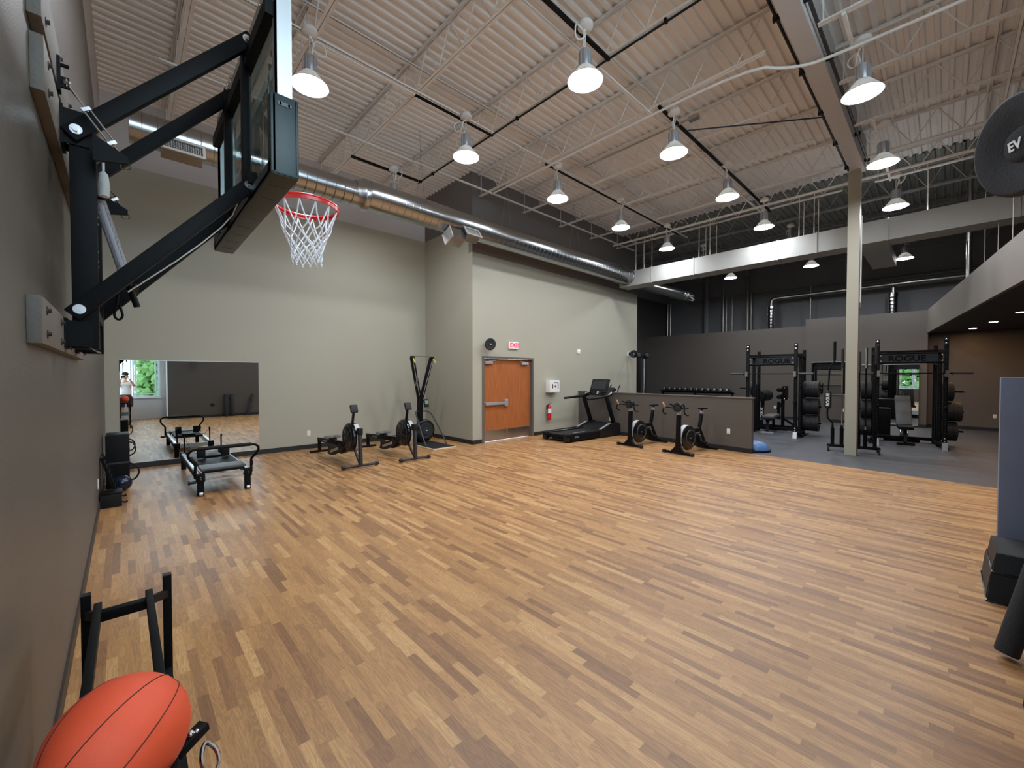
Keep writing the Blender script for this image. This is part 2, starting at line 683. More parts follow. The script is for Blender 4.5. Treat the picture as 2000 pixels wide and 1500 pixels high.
# wall with the window behind the camera
b = B()
b.bb(LX, 1.2, -1.7, -1.5, 0, .82)
b.bb(LX, 5.6, -1.7, -1.5, 2.75, 3.15)
b.bb(LX, 5.6, -1.7, -1.5, 6.3, ZD + .15)
b.bb(1.2, 5.6, -1.7, -1.5, 0, 2.75)
b.bb(5.4, 5.6, -1.7, -1.5, 3.15, 6.3)
b.bb(1.03, 1.2, -1.7, -1.5, .82, 2.75)
b.bb(LX, LX + .08, -1.7, -1.5, 3.15, 6.3)
b.bb(LX, LX + .08, -1.7, -1.5, .82, 2.75)
struct(b.build('wall_front', 'band'))
struct(B().bb(5.4, 5.6, SY, -1.7, 0, ZD + .15).bb(5.4, 5.6, -1.5, PY - .2, 0, 3.1).build('wall_partition_side', 'taupe2'))


def window(n, org, ux, length, z0, z1, posts):
    """frame of bars in a vertical plane through org along unit ux"""
    ux = V(ux)
    uy = V((-ux.y, ux.x, 0))
    org = V(org)

    def P(t, z):
        return org + ux * t + V((0, 0, z))
    b = B()
    for z in (z0 + .03, z1 - .03):
        b.bar(P(0, z), P(length, z), .09, .06)
    for t in [.03, length - .03] + posts:
        b.bar(P(t, z0 + .061), P(t, z1 - .061), .06, .085, up=uy)
    o = struct(b.build('window_%d' % n, 'bluelt'))
    b = B()
    b.bar(P(.06, (z0 + z1) / 2), P(length - .06, (z0 + z1) / 2), .008, z1 - z0 - .12)
    b.build('pane', 'pane', o)
    c = B()
    ps = [.06] + posts + [length - .06]
    for a, e in zip(ps[:-1], ps[1:]):
        if e - a < .35 or n > 2:
            continue
        a2, e2 = a + .07, e - .07
        for z in (z0 + .13, z1 - .36):
            c.bar(P(a2, z), P(e2, z), .05, .05)
        for t in (a2, e2):
            c.bar(P(t, z0 + .156), P(t, z1 - .386), .05, .05, up=uy)
    c.build('sash', 'bluelt', o)
    B().bar(P(-.02, z0 - .02) - uy * .0, P(length + .02, z0 - .02), .2, .035).build('window_sill', 'white', o)


window(1, (LX + .08, -1.55, 0), (1, 0, 0), 1.20, .84, 2.75, [.42])
window(3, (LX + .08, -1.6, 0), (1, 0, 0), 5.57, 3.15, 6.3, [1.1, 2.2, 3.3, 4.4])  # unseen high glazing, added to bring daylight onto the ceiling
window(2, (LX - .1, -1.42, 0), (0, 1, 0), 2.37, .84, 2.75, [.75, 1.6])

# outside
tag(B().bb(-14, LX - .25, -14, 8, -.25, -.12).bb(LX - .25, 26, -14, -6.3, -.25, -.12).bb(LX - .25, 5.3, -6.3, -1.75, -.25, -.12).build('paving', 'paving'),
    'unseen outdoor paving, made pale to bounce daylight in', 'paving')


def hedge(x, y, r, h, label):
    b = B()
    rnd = random.Random(int(x * 10 + y * 7))
    for k in range(420):
        a = rnd.random() * 2 * PI
        q = r * math.sqrt(rnd.random())
        z = rnd.random() * h
        rr = .10 + rnd.random() * .14
        bmesh.ops.create_icosphere(b.bm, subdivisions=1, radius=rr, matrix=Matrix.Translation((x + q * math.cos(a), y + q * math.sin(a), z + .48)))
    for v in b.bm.verts:
        v.co += V((rnd.uniform(-.05, .05), rnd.uniform(-.05, .05), rnd.uniform(-.05, .05)))
    o = b.build('shrub', 'leaf')
    tag(o, label, 'shrub')


hedge(-4.6, -.2, 1.3, 2.2, 'leafy green shrub outside the side window')
hedge(1.5, -4.9, 1.1, 1.9, 'leafy green shrub outside the window behind the camera')

# baseboards
b = B()
b.bb(LX + .0, DX0, MY - .014, MY, 0, .1)
struct(b.build('baseboard_mirror', 'trimdark'))
struct(B().bb(DX0 - .014, DX0, DY - .014, MY - .014, 0, .1).build('baseboard_return', 'trimdark'))
struct(B().bb(DX0, OX0 - .02, DY - .014, DY, 0, .1).bb(OX1 + .02, DX1, DY - .014, DY, 0, .1).build('baseboard_door', 'trimdark'))
struct(B().bb(LX, LX + .012, .95, MY - .014, 0, .1).build('baseboard_left', 'brown'))
struct(B().bb(1.2, 5.6, PY, PY + .013, 0, .1).build('baseboard_partition', 'trimdark'))
b = B()
for y0, y1, off in ((.4, 3.62, .035), (3.62, MY, 0)):
    b.prism([(ew(y0) - .015 - off, y0), (ew(y1) - .015 - off, y1), (ew(y1) + .01, y1), (ew(y0) + .01, y0)], 0, .1, 'xy')
b.bb(19.135, 19.151, SY, .4, 0, .1)
struct(b.build('baseboard_right', 'trimdark'))
# half wall
hy0, hy1 = 2.85, 7.9
b = B().prism([(hw_x(hy0), hy0), (hw_x(hy1), hy1), (hw_x(hy1) + .13, hy1), (hw_x(hy0) + .13, hy0)], 0, 1.18, 'xy')
struct(b.build('wall_half', 'taupe'))
b = B().prism([(hw_x(hy0) - .02, hy0 - .03), (hw_x(hy1) - .02, hy1), (hw_x(hy1) + .15, hy1), (hw_x(hy0) + .15, hy0 - .03)], 1.18, 1.205, 'xy')
struct(b.build('trim_2', 'frame'))
b = B().prism([(hw_x(hy0) - .013, hy0 - .013), (hw_x(hy1) - .013, hy1), (hw_x(hy1) + .0, hy1), (hw_x(hy0), hy0)], 0, .1, 'xy')
b.prism([(hw_x(hy0) - .013, hy0 - .013), (hw_x(hy0) + .143, hy0 - .013), (hw_x(hy0) + .143, hy0), (hw_x(hy0), hy0)], 0, .1, 'xy')
struct(b.build('baseboard_half', 'trimdark'))

# ------------------------------------------------------------------ steel deck, joists, beam


def deck(name, x0, x1, y0, y1, m, z=ZD):
    """ribbed deck, ribs along X"""
    p = .152
    prof = [(0, 0), (.045, 0), (.06, .038), (.135, .038), (.152, 0)]
    vs, fs = [], []
    y = y0
    pts = []
    while y < y1:
        for u, h in prof[:-1]:
            pts.append((y + u, z + h))
        y += p
    pts.append((y, z))
    for (yy, zz) in pts:
        vs += [(x0, yy, zz), (x1, yy, zz)]
    for i in range(len(pts) - 1):
        fs.append((2 * i, 2 * i + 2, 2 * i + 3, 2 * i + 1))
    b = B()
    b.raw(vs, fs)
    b.bb(x0, x1, y0, y1 + .1, z + .05, z + .16)
    return struct(b.build(name, m, angle=20))


deck('ceiling', LX - .2, 5.6, -1.7, MY + .05, 'deck')
deck('ceiling', 5.6, 12.9, -1.7 - .152 * 28, MY + .05, 'deck')
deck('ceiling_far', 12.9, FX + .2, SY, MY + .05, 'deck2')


def joist(x, y0, y1, label, m='steelwhite', zt=6.555, zb=6.03, group='open-web roof joists'):
    b = B()
    L = y1 - y0
    # top chord and bottom chord: pairs of angles with a gap
    for s in (-1, 1):
        b.bb(x + s * .006, x + s * .046, y0, y1, zt + .032, zt + .038)
        b.bb(x + s * .006, x + s * .011, y0, y1, zt, zt + .032)
        b.bb(x + s * .006, x + s * .042, y0 + .35, y1 - .05, zb, zb + .006)
        b.bb(x + s * .006, x + s * .011, y0 + .35, y1 - .05, zb + .006, zb + .036)
    n = max(2, round((L - .8) / .62))
    st = (L - .8) / n
    for k in range(n):
        a = y0 + .4 + k * st
        b.cyl((x, a, zt + .01), (x, a + st / 2, zb + .02), .0095, n=5)
        b.cyl((x, a + st / 2, zb + .02), (x, a + st, zt + .01), .0095, n=5)
    b.cyl((x, y1 - .1, zb + .02), (x, y1 - .1, zt + .01), .0095, n=5)
    o = b.build('roof_joist', m)
    return tag(o, label, 'joist', group)


BY0, BY1, BZ = 1.2, 1.42, 5.96
jx = [.62, 1.83, 3.33, 4.85, 6.33, 7.81, 9.31, 10.83, 12.33]
for i, x in enumerate(jx):
    y1 = MY - .08 if x < DX0 else DY - .02
    joist(x, BY1 - .05 + .001, y1, 'white roof joist beyond the main beam, %s out from the left wall' % ORD[i])
    joist(x, SY + .05 if x > 5.6 else -1.45, BY0 - .001, 'white roof joist nearer than the main beam, %s from the left wall' % ORD[i])
for i, x in enumerate([13.6, 15.1, 16.6, 18.1, 19.6]):
    joist(x, SY + .05, MY - .05 if x > DX1 else DY - .02, 'grey roof joist under the dark far deck, %s beyond the white duct' % ORD[i], 'ductwhite' if i == 0 else 'outer')
# bridging lines across the joists
for k, (y, z) in enumerate(((7.45, 6.0), (5.6, 6.0), (5.75, 6.5), (3.4, 6.0), (3.55, 6.5), (-.6, 6.0), (-.45, 6.5))):
    o = B().bb(.4, 12.9, y, y + .035, z, z + .006).bb(.4, 12.9, y, y + .005, z, z + .032).build('joist_bridging', 'steelwhite')
    tag(o, 'thin white bridging angle across the joists, %s back from the far wall' % ORD[k], 'brace', 'joist bridging angles')
# main beam
struct(B().bb(LX, 11.34, BY0, BY1, BZ, ZD).build('ceiling_beam', 'band'))
o = B().tube([(LX + .1, BY1 + .05, BZ + .06), (11.2, BY1 + .05, BZ + .06)], .018).build('conduit', 'black2')
for k in range(9):
    B().bb(.6 + k * 1.3, .64 + k * 1.3, BY1 + .004, BY1 + .09, BZ + .03, BZ + .1).build('strap', 'black2', o)
tag(o, 'black conduit strapped along the far side of the main beam', 'conduit')
o = B().tube([(LX + .1, BY0 - .05, BZ + .1), (11.2, BY0 - .05, BZ + .1)], .022).build('conduit', 'dkgrey')
for k in range(9):
    B().bb(.6 + k * 1.3, .64 + k * 1.3, BY0 - .09, BY0 - .004, BZ + .07, BZ + .14).build('strap', 'black2', o)
tag(o, 'grey conduit strapped along the camera side of the main beam', 'conduit')
# column
col = struct(B().bb(11.1, 11.3, 1.26, 1.455, 0, BZ).build('trim_3', 'greige'))
o = B().tube([(11.15, 1.235, 3.2), (11.15, 1.235, 5.0)], .012).build('conduit', 'white')
B().tube([(11.15, 1.235, 3.1), (11.15, 1.235, 3.2)], .02).build('end_cap', 'steel', o)
tag(o, 'thin white conduit on the right edge of the column', 'conduit')

# ------------------------------------------------------------------ high-bay lamps
ZL = 5.33


def make_lamp(label):
    t = thing('high_bay_lamp', label, 'ceiling lamp', (0, 0, 0), 0, 'high-bay lamps')
    B().lathe([(.0, .09), (.085, .088), (.095, .06), (.095, .03), (.05, .01), (.0, .005)], (0, 0, .62), n=20).build('canopy', 'steelwhite', t)
    b = B()
    b.cyl((0, 0, .36), (0, 0, .63), .006, n=6)
    pts = [(0, 0, .63)]
    for k in range(14):
        a = 2 * PI * k / 13
        pts.append((.13 + .085 * math.cos(a + 2.6), .02 + .02 * math.sin(2 * a), .53 + .085 * math.sin(a + 2.6)))
    pts.append((.02, 0, .38))
    b.tube(pts, .009, 6, smooth=1)
    b.build('cord', 'white', t)
    b = B()
    prof = []
    n = 20
    b.lathe([(.055, .365), (.072, .36), (.075, .345), (.075, .17), (.07, .16)], n=n)
    for k in range(10):
        a = 2 * PI * k / 10
        b.box((.078 * math.cos(a), .078 * math.sin(a), .255), (.014, .012, .17), (0, 0, a))
    b.build('housing', 'silver', t)
    B().lathe([(.07, .17), (.09, .15), (.13, .10), (.175, .045), (.212, 0), (.218, -.002), (.214, .004), (.178, .05), (.132, .106), (.088, .158), (.068, .176)], cap=False, n=32).build('shade', 'shade', t)
    B().lathe([(.0, -.004), (.1, -.003), (.2, .003), (.205, .008)], cap=False, n=32).build('lens', 'lens', t)
    return t


rows = [
    (5.56, [1.75, 4.20, 6.56, 8.96, 11.40, 14.0, 16.5], 'in the middle row'),
    (3.12, [1.70, 4.20, 6.61, 9.03, 11.49, 14.0, 16.65], 'in the row nearer the camera'),
    (8.0, [4.15], 'half hidden behind the round duct'),
    (.79, [7.0, 9.55, 12.18], 'nearer than the main beam'),
    (.92, [17.7], 'beyond the white duct, over the right rack'),
]
first = None
for y, xs, where in rows:
    for i, x in enumerate(xs):
        if y == 3.12 and i == 0:
            pass
        if len(xs) > 1:
            lab = 'white high-bay lamp %s, %s out from the left wall' % (where, ORD[i])
        else:
            lab = 'white high-bay lamp %s' % where
        if first is None:
            first = make_lamp(lab)
            first.location = (x, y, ZL)
        else:
            q = dup(first, (x, y, ZL), random.uniform(0, 6), lab)
# black struts the lamps hang from, between neighbouring joists
struts = [(jx[2], jx[3], 8.0, 0), (jx[2], jx[3], 5.56, 0), (jx[4], jx[5], 5.56, 0), (jx[5], jx[7], 5.56, 0), (jx[2], jx[3], 3.12, 0), (jx[4], jx[5], 3.12, 0), (jx[5], jx[7], 3.12, 0), (jx[7], jx[8], 3.12, 0), (jx[1], jx[2], 5.56, 0), (jx[7], jx[8], 5.56, 0), (jx[4], jx[5], .79, 0), (jx[6], jx[7], .79, 0), (jx[7], jx[8], .79, 0), (16.6, 18.1, .92, 0)]
nm = {8.0: 'nearest the far wall', 5.56: 'in the middle lamp row', 3.12: 'in the lamp row nearer the camera', .79: 'on the camera side of the beam', .92: 'beyond the white duct'}
cnt = {}
for x0, x1, y, _ in sorted(struts, key=lambda q: (q[2], q[0])):
    cnt[y] = cnt.get(y, -1) + 1
    o = B().bb(x0 - .03, x1 + .03, y + .085, y + .125, 5.985, 6.025).build('lamp_strut', 'steelwhite' if x0 == jx[1] or y < 1 else 'black')
    sc = 'white' if x0 == jx[1] or y < 1 else 'black'
    lab = '%s steel strut %s between two joist bottoms' % (sc, nm[y])
    if y not in (8.0, .92):
        lab = '%s steel strut %s, %s from the left' % (sc, nm[y], ORD[cnt[y]])
    tag(o, lab, 'strut', 'steel lamp struts')
for x, y in ((7.0, .79), (9.55, .79), (12.18, .79)):
    pass
# conduits under the ceiling
o = B().tube([(4.85, 8.2, 6.0), (4.85, 5.7, 6.0), (4.87, 1.6, 6.0)], .014).build('conduit', 'black2')
for k in range(5):
    B().box((4.85, 7.6 - k * 1.3, 6.0), (.05, .03, .05)).build('clip', 'black', o)
tag(o, 'black conduit clipped under the fourth joist', 'conduit')
o = B().tube([(6.37, 7.4, 5.98), (6.37, 4.0, 5.98), (6.40, 1.9, 5.98), (6.7, 1.55, 5.9), (6.9, 1.1, 5.9), (7.0, -4, 5.9)], .02, smooth=2).build('conduit', 'steelwhite')
tag(o, 'white pipe under the fifth joist bending over the beam', 'conduit')
o = B().tube([(6.98, 3.0, 6.0), (6.98, 5.2, 6.0)], .016).build('conduit', 'steel')
B().box((6.98, 2.95, 5.99), (.1, .16, .06)).build('junction_box', 'steel', o)
tag(o, 'steel conduit with a junction box under the ceiling', 'conduit')
o = B().tube([(8.6, 1.45, 6.02), (7.3, 3.2, 6.02)], .012).build('cable', 'cable')
tag(o, 'dark blue cable strung from the beam to a joist', 'cable')
o = B().tube([(11.8, 7.6, 5.98), (11.8, -5, 5.98)], .03).build('pipe', 'steelwhite')
tag(o, 'white pipe running crossways above the white duct', 'pipe')

# ------------------------------------------------------------------ ducts
CY, CZ = 7.2, 4.93
t = thing('round_duct', 'long round galvanised air duct in front of the far wall', 'duct', (0, 0, 0))
b = B()
b.cyl((3.2, CY, CZ), (12.02, CY, CZ), .255, n=40)
for k in range(58):
    x = 3.42 + k * .148
    b.lathe([(.255, -.004), (.259, 0), (.255, .004)], (x, CY, CZ), (1, 0, 0), n=40, cap=False)
b.build('duct_run', 'galv', t)
b = B()
b.cyl((.08, CY, CZ - .06), (3.05, CY, CZ - .04), .205, n=36)
for k in range(19):
    b.lathe([(.205, -.004), (.209, 0), (.205, .004)], (.2 + k * .15, CY, CZ - .055), (1, 0, 0), n=36, cap=False)
b.build('duct_run', 'galv', t)
B().lathe([(.205, -.08), (.215, -.06), (.24, .02), (.262, .05), (.275, .08), (.275, .13), (.26, .15)], (3.05, CY, CZ - .02), (1, 0, 0), n=40).build('reducer', 'galv', t)
B().lathe([(.28, -.03), (.28, .0), (.262, .01)], (12.0, CY, CZ), (1, 0, 0), n=40).build('flange', 'galv', t)
for x in (1.6, 4.3, 6.6, 9.2):
    B().tube([(x, CY, 6.5), (x - .06, CY - .12, 6.0), (x - .02, CY - .2, CZ + .2)], .004, 5).tube([(x, CY, 6.5), (x + .08, CY + .1, 6.0), (x + .02, CY + .2, CZ + .2)], .004, 5).build('hanger_wire', 'steel', t)


def register(x0, x1, z0, z1, y, tilt, label):
    cx, cz = (x0 + x1) / 2, (z0 + z1) / 2
    W, H = x1 - x0, z1 - z0
    t = thing('air_register', label, 'air vent', (cx, y, cz))
    t.rotation_euler = (tilt, 0, 0)
    b = B()
    b.bb(-W / 2, W / 2, 0, .2, -H / 2, -H / 2 + .01).bb(-W / 2, W / 2, 0, .2, H / 2 - .01, H / 2)
    b.bb(-W / 2, -W / 2 + .01, 0, .2, -H / 2 + .01, H / 2 - .01).bb(W / 2 - .01, W / 2, 0, .2, -H / 2 + .01, H / 2 - .01)
    b.bb(-W / 2 + .01, W / 2 - .01, .17, .18, -H / 2 + .01, H / 2 - .01)
    b.build('boot', 'galv', t)
    b = B()
    f = .028
    b.bb(-W / 2 - f, W / 2 + f, -.015, 0, H / 2 - .005, H / 2 + f).bb(-W / 2 - f, W / 2 + f, -.015, 0, -H / 2 - f, -H / 2 + .005)
    b.bb(-W / 2 - f, -W / 2 + .005, -.015, 0, -H / 2 + .005, H / 2 - .005).bb(W / 2 - .005, W / 2 + f, -.015, 0, -H / 2 + .005, H / 2 - .005)
    b.build('register_frame', 'ductwhite', t)
    b = B()
    n = max(8, int(W / .024))
    for k in range(1, n):
        x = -W / 2 + W * k / n
        b.bb(x - .0025, x + .0025, .002, .02, -H / 2 + .005, H / 2 - .005)
    n2 = max(4, int(H / .024))
    for k in range(1, n2):
        z = -H / 2 + H * k / n2
        b.bb(-W / 2 + .005, W / 2 - .005, .004, .018, z - .002, z + .002)
    b.build('grille', 'ductwhite', t)
    return t


register(.38, .81, 4.60, 4.76, 6.93, R(-22), 'wide grille register on the left end of the round duct')
register(5.22, 5.56, 4.62, 4.80, 6.9, R(-35), 'small white register on the round duct above the double door')
t = thing('air_register', 'boxy metal boot under the duct facing away to the left', 'air vent', (5.0, 7.06, 4.58))
t.rotation_euler = (R(-25), 0, 0)
B().bb(-.14, .2, -.13, .13, -.14, .1).build('boot', 'galv', t)
B().bb(-.16, -.14, -.15, .15, -.16, .1).build('register_frame', 'ductwhite', t)

# white rectangular duct
t = thing('rectangular_duct', 'white rectangular air duct hung across the room behind the column', 'duct')
b = B()
ys = [7.5, 6.35, 5.05, 2.95, 2.15, .9, -.9, -2.2, -3.6, -5.9]
for a, c in zip(ys[:-1], ys[1:]):
    b.bb(12.0, 12.55, c + .006, a - .006, 4.61, 5.08)
b.bb(12.01, 12.54, -5.9, 7.5, 4.615, 5.075)
b.build('duct_body', 'ductwhite', t)
for y in ys[1:-1]:
    B().bb(11.985, 12.565, y - .012, y + .012, 4.595, 5.095).build('seam_flange', 'ductwhite', t)
for y in (6.9, 6.6, 4.9, 4.6, 2.5, 2.2, .3, -1.5):
    B().bb(12.02, 12.045, y, y + .012, 5.08, 6.05).build('hanger_strap', 'steelwhite', t)
    B().bb(12.5, 12.525, y, y + .012, 5.08, 6.05).build('hanger_strap', 'steelwhite', t)
B().bb(12.55, 16.0, 1.0, 1.5, 4.8, 5.05).build('branch_duct', 'ductwhite', t)
t = thing('round_duct', 'short round duct with a register beyond the white duct', 'duct')
B().cyl((12.56, 7.2, 4.82), (16.2, 7.2, 4.88), .2, n=32).build('duct_run', 'galv', t)
B().lathe([(.2, 0), (.21, .03), (.21, .1), (.19, .12)], (15.9, 7.2, 4.88), (1, 0, 0), n=30).build('end_cap', 'galv', t)
B().box((16.3, 7.05, 4.83), (.4, .28, .22), (R(-30), 0, 0)).build('boot', 'galv', t)
b = B()
for k in range(9):
    b.box((16.16 + k * .035, 6.9, 4.75), (.008, .01, .17), (R(-30), 0, 0))
b.box((16.3, 6.9, 4.75 + .09), (.36, .012, .02), (R(-30), 0, 0)).box((16.3, 6.94, 4.75 - .09), (.36, .012, .02), (R(-30), 0, 0))
b.build('grille', 'ductwhite', t)

# services on the outer wall above the low partitions
t = thing('flue_pipe', 'shiny bent pipe dropping behind the low wall, left of the column', 'pipe')
B().tube([(20.2, -5, 5.0), (20.2, 4.8, 4.98), (20.2, 5.1, 4.97), (20.2, 5.17, 4.85), (20.2, 5.17, 4.6)], .075, 12, smooth=1).build('pipe_run', 'steel', t)
b = B().cyl((20.2, 5.17, 3.0), (20.2, 5.17, 4.65), .14, n=20)
for k in range(12):
    b.lathe([(.14, -.02), (.155, 0), (.14, .02)], (20.2, 5.17, 3.1 + k * .13), n=20, cap=False)
b.build('foil_sleeve', 'chrome', t)
t = thing('flue_pipe', 'foil-wrapped pipe dropping behind the low wall, right of the column', 'pipe')
b = B().cyl((20.4, 1.34, 3.0), (20.4, 1.34, 4.7), .15, n=20)
for k in range(12):
    b.lathe([(.15, -.02), (.165, 0), (.15, .02)], (20.4, 1.34, 3.1 + k * .13), n=20, cap=False)
b.build('foil_sleeve', 'chrome', t)
B().cyl((20.4, 1.34, 4.7), (20.4, 1.34, 5.0), .07, n=16).build('pipe_run', 'steel', t)
tag(B().tube([(20.78, 8.9, 5.35), (20.78, -5, 5.25)], .05, 10).build('pipe', 'outer'), 'grey pipe running high along the outer wall', 'pipe')
for y, r, lab in ((9.95, .03, 'first'), (9.8, .03, 'second'), (8.0, .12, 'third, thickest'), (7.25, .045, 'fourth'), (7.1, .035, 'fifth'), (6.85, .03, 'sixth'), (6.2, .06, 'seventh'), (6.05, .03, 'eighth'), (3.85, .03, 'ninth')):
    tag(B().cyl((20.55, y, .0), (20.55, y, 6.55 if r > .04 else 5.4), r, n=10).build('riser_pipe', 'outer' if r > .1 else 'steel'), 'upright pipe on the outer wall above the low partition, %s from the left' % lab, 'pipe', 'upright pipes on the outer wall')
for k, x in enumerate((13.2, 12.2, 11.3, 10.4, 9.4)):
    y = .42 - (18.75 - x) * .127 - .25
    tag(B().cyl((x, y, 3.8), (x, y, 6.5), .006, n=5).build('hanger_wire', 'steelwhite'), 'thin hanger wire rising from the soffit top, %s counting from the far end' % ORD[k], 'wire', 'soffit hanger wires')
tag(B().cyl((14.6, -.35, 3.8), (14.6, -.35, 6.5), .05, n=12).build('pipe', 'steel'), 'upright steel pipe rising from the soffit near its far end', 'pipe')

# downlights in the soffit
for k, (x, y) in enumerate(((17.76, -.53), (15.97, -.82), (14.0, -1.1), (11.5, -2.6), (14.5, -3.2))):
    t = thing('downlight', 'warm round downlight in the dark soffit, %s from its far end' % ORD[k], 'ceiling lamp', (x, y, 3.04), 0, 'soffit downlights')
    B().lathe([(.075, -.001), (.095, -.004), (.1, -.001)], cap=False, n=24).build('trim_ring', 'brown', t)
    B().lathe([(0, -.002), (.075, -.002)], cap=False, n=24).build('lens', 'warm', t)

# ------------------------------------------------------------------ mirrors
def mirror(x0, x1, y, z0, z1, label):
    t = thing('wall_mirror', label, 'mirror', ((x0 + x1) / 2, y, z0))
    W, H = x1 - x0, z1 - z0
    B().bb(-W / 2, W / 2, -.006, 0, 0, H).build('mirror_glass', 'mirror', t)
    B().bb(-W / 2, W / 2, -.012, .0, -.012, 0).build('edge_channel', 'alu', t)
    B().bb(-W / 2, W / 2, -.012, .0, H, H + .008).build('edge_channel', 'alu', t)
    return t


mirror(-.066, 2.07, MY - .001, .11, 1.955, 'large frameless mirror on the far wall behind the reformer')


def mirror_e(y0, y1, z0, z1, label):
    xm = ew((y0 + y1) / 2) - (.062 if y1 < 3.7 else .0) - .003
    t = thing('wall_mirror', label, 'mirror', (xm, (y0 + y1) / 2, z0), R(1.83))
    W, H = y1 - y0, z1 - z0
    B().bb(-.008, 0, -W / 2, W / 2, 0, H).build('mirror_glass', 'mirror', t)
    B().bb(-.014, 0, -W / 2, W / 2, -.02, 0).build('edge_channel', 'alu', t)
    B().bb(-.014, 0, -W / 2, W / 2, H, H + .02).build('edge_channel', 'alu', t)
    return t


mirror_e(2.15, 3.42, 1.02, 2.17, 'short wide wall mirror seen just left of the column')
mirror_e(.58, 2.0, .07, 2.05, 'tall wall mirror behind the right power rack')

# ------------------------------------------------------------------ double door and things on the door wall
d = struct(B().bb(OX0, OX0 + .05, DY - .03, DY + .149, 0, OZ).bb(OX1 - .05, OX1, DY - .03, DY + .149, 0, OZ).bb(OX0 + .05, OX1 - .05, DY - .03, DY + .149, OZ - .05, OZ).build('door_1', 'frame'))
xm = 7.36
for x0, x1 in ((OX0 + .053, xm - .002), (xm + .002, OX1 - .053)):
    lf = B().bb(x0, x1, DY + .07, DY + .115, .012, OZ - .055).build('door_leaf', 'door', d)
    B().bb(x0 + .02, x1 - .02, DY + .066, DY + .07, .02, .28).build('kick_plate', 'steel', lf)
    cxm = x0 + .19 if x0 < 7 else x1 - .24
    B().bb(cxm - .13, cxm + .13, DY + .01, DY + .07, 1.97, 2.04, .008).bar((cxm, DY + .03, 2.05), (cxm + (.22 if x0 < 7 else -.22), DY - .0, 2.07), .02, .012).build('door_closer', 'silver', lf)
B().bb(OX0 + .08, xm - .12, DY + .0, DY + .045, .93, 1.0, .006).bb(xm - .13, xm - .03, DY - .01, DY + .07, .88, 1.07, .01).bb(OX0 + .075, OX0 + .12, DY + .0, DY + .07, .92, 1.01).build('panic_bar', 'silver', d)

t = thing('exit_sign', 'white exit sign with pink-red letters above the double door', 'sign', (7.5, DY, 2.39))
B().bb(-.17, .17, -.05, 0, 0, .185, .006).build('sign_housing', 'white', t)
B().text('EXIT', .165, frame_mtx((.02, -.0515, .092), (1, 0, 0), (0, 0, 1)), .0012, .004).build('lettering', 'exitred', t)



def disc_speaker(loc, rz, tilt, r, label, arm):
    t = thing('wall_speaker', label, 'speaker', loc)
    t.rotation_euler = (tilt, 0, rz)      # faces local -Y
    B().lathe([(.0, .62 * r), (.32 * r, .6 * r), (.6 * r, .5 * r), (.86 * r, .3 * r), (.99 * r, .1 * r), (r, .02 * r), (.97 * r, -.06 * r), (.9 * r, -.09 * r)], axis=(0, 1, 0), n=56, cap=False).build('housing', 'black2', t)
    B().lathe([(.93 * r, -.085 * r), (.88 * r, -.1 * r), (.6 * r, -.02 * r), (.34 * r, .04 * r), (.3 * r, -.02 * r), (.24 * r, -.05 * r), (0, -.06 * r)], axis=(0, 1, 0), n=56, cap=False).build('grille', 'foam', t)
    B().text('EV', .26 * r, frame_mtx((0, -.075 * r, 0), (1, 0, 0), (0, 0, 1)), .0008, .001).build('badge', 'white', t)
    b = B()
    b.tube(arm, .014, 8)
    b.box(arm[-1], (.09, .02, .12))
    b.build('wall_bracket', 'black', t)
    return t


disc_speaker((6.52, 7.66, 2.45), R(-12), R(8), .15, 'black dish speaker on the pale wall over the door corner', [(0, .07, 0), (0, .16, .0), (.03, .21, .0)])
disc_speaker((13.25, 7.66, 2.46), R(-62), R(5), .14, 'black dish speaker at the right end of the pale wall', [(0, .07, 0), (-.08, .12, .0), (-.15, .14, .0)])
tag(B().bb(13.2, 13.32, DY - .012, DY, 2.4, 2.55).build('junction_plate', 'white'), 'small white plate beside the speaker at the right end of the pale wall', 'wall plate')
t = thing('smoke_detector', 'round white alarm unit high on the wall beside the door', 'alarm', (10.34, DY, 2.43))
B().lathe([(.085, 0), (.085, .02), (.06, .035), (.03, .04), (0, .04)], axis=(0, -1, 0), n=28).build('alarm_body', 'white', t)
B().lathe([(.03, .036), (.03, .046), (.0, .046)], axis=(0, -1, 0), n=16).build('strobe', 'bluelt', t)

t = thing('defibrillator_cabinet', 'white wall cabinet with a red heart beside the door', 'cabinet', (9.0, DY, 1.2))
B().bb(-.21, .21, -.18, 0, 0, .35, .01).build('cabinet_body', 'white', t)
b = B().bb(-.19, .19, -.186, -.18, .02, .33)
dd = b.build('cabinet_door', 'white', t)
B().bb(-.13, -.09, -.19, -.186, .12, .24).bb(-.04, .14, -.19, -.186, .27, .29).bb(.12, .145, -.19, -.186, .09, .27).build('window_slot', 'black2', dd)
hp = [(.0, -.045), (.035, -.005), (.038, .018), (.02, .032), (0, .02), (-.02, .032), (-.038, .018), (-.035, -.005)]
B().prism([(.02 + u, .175 + v) for u, v in hp], -.19, -.186, 'xz').build('heart_symbol', 'red', dd)
B().text('AED', .03, frame_mtx((.02, -.188, .10), (1, 0, 0), (0, 0, 1)), .001).build('lettering', 'red', dd)

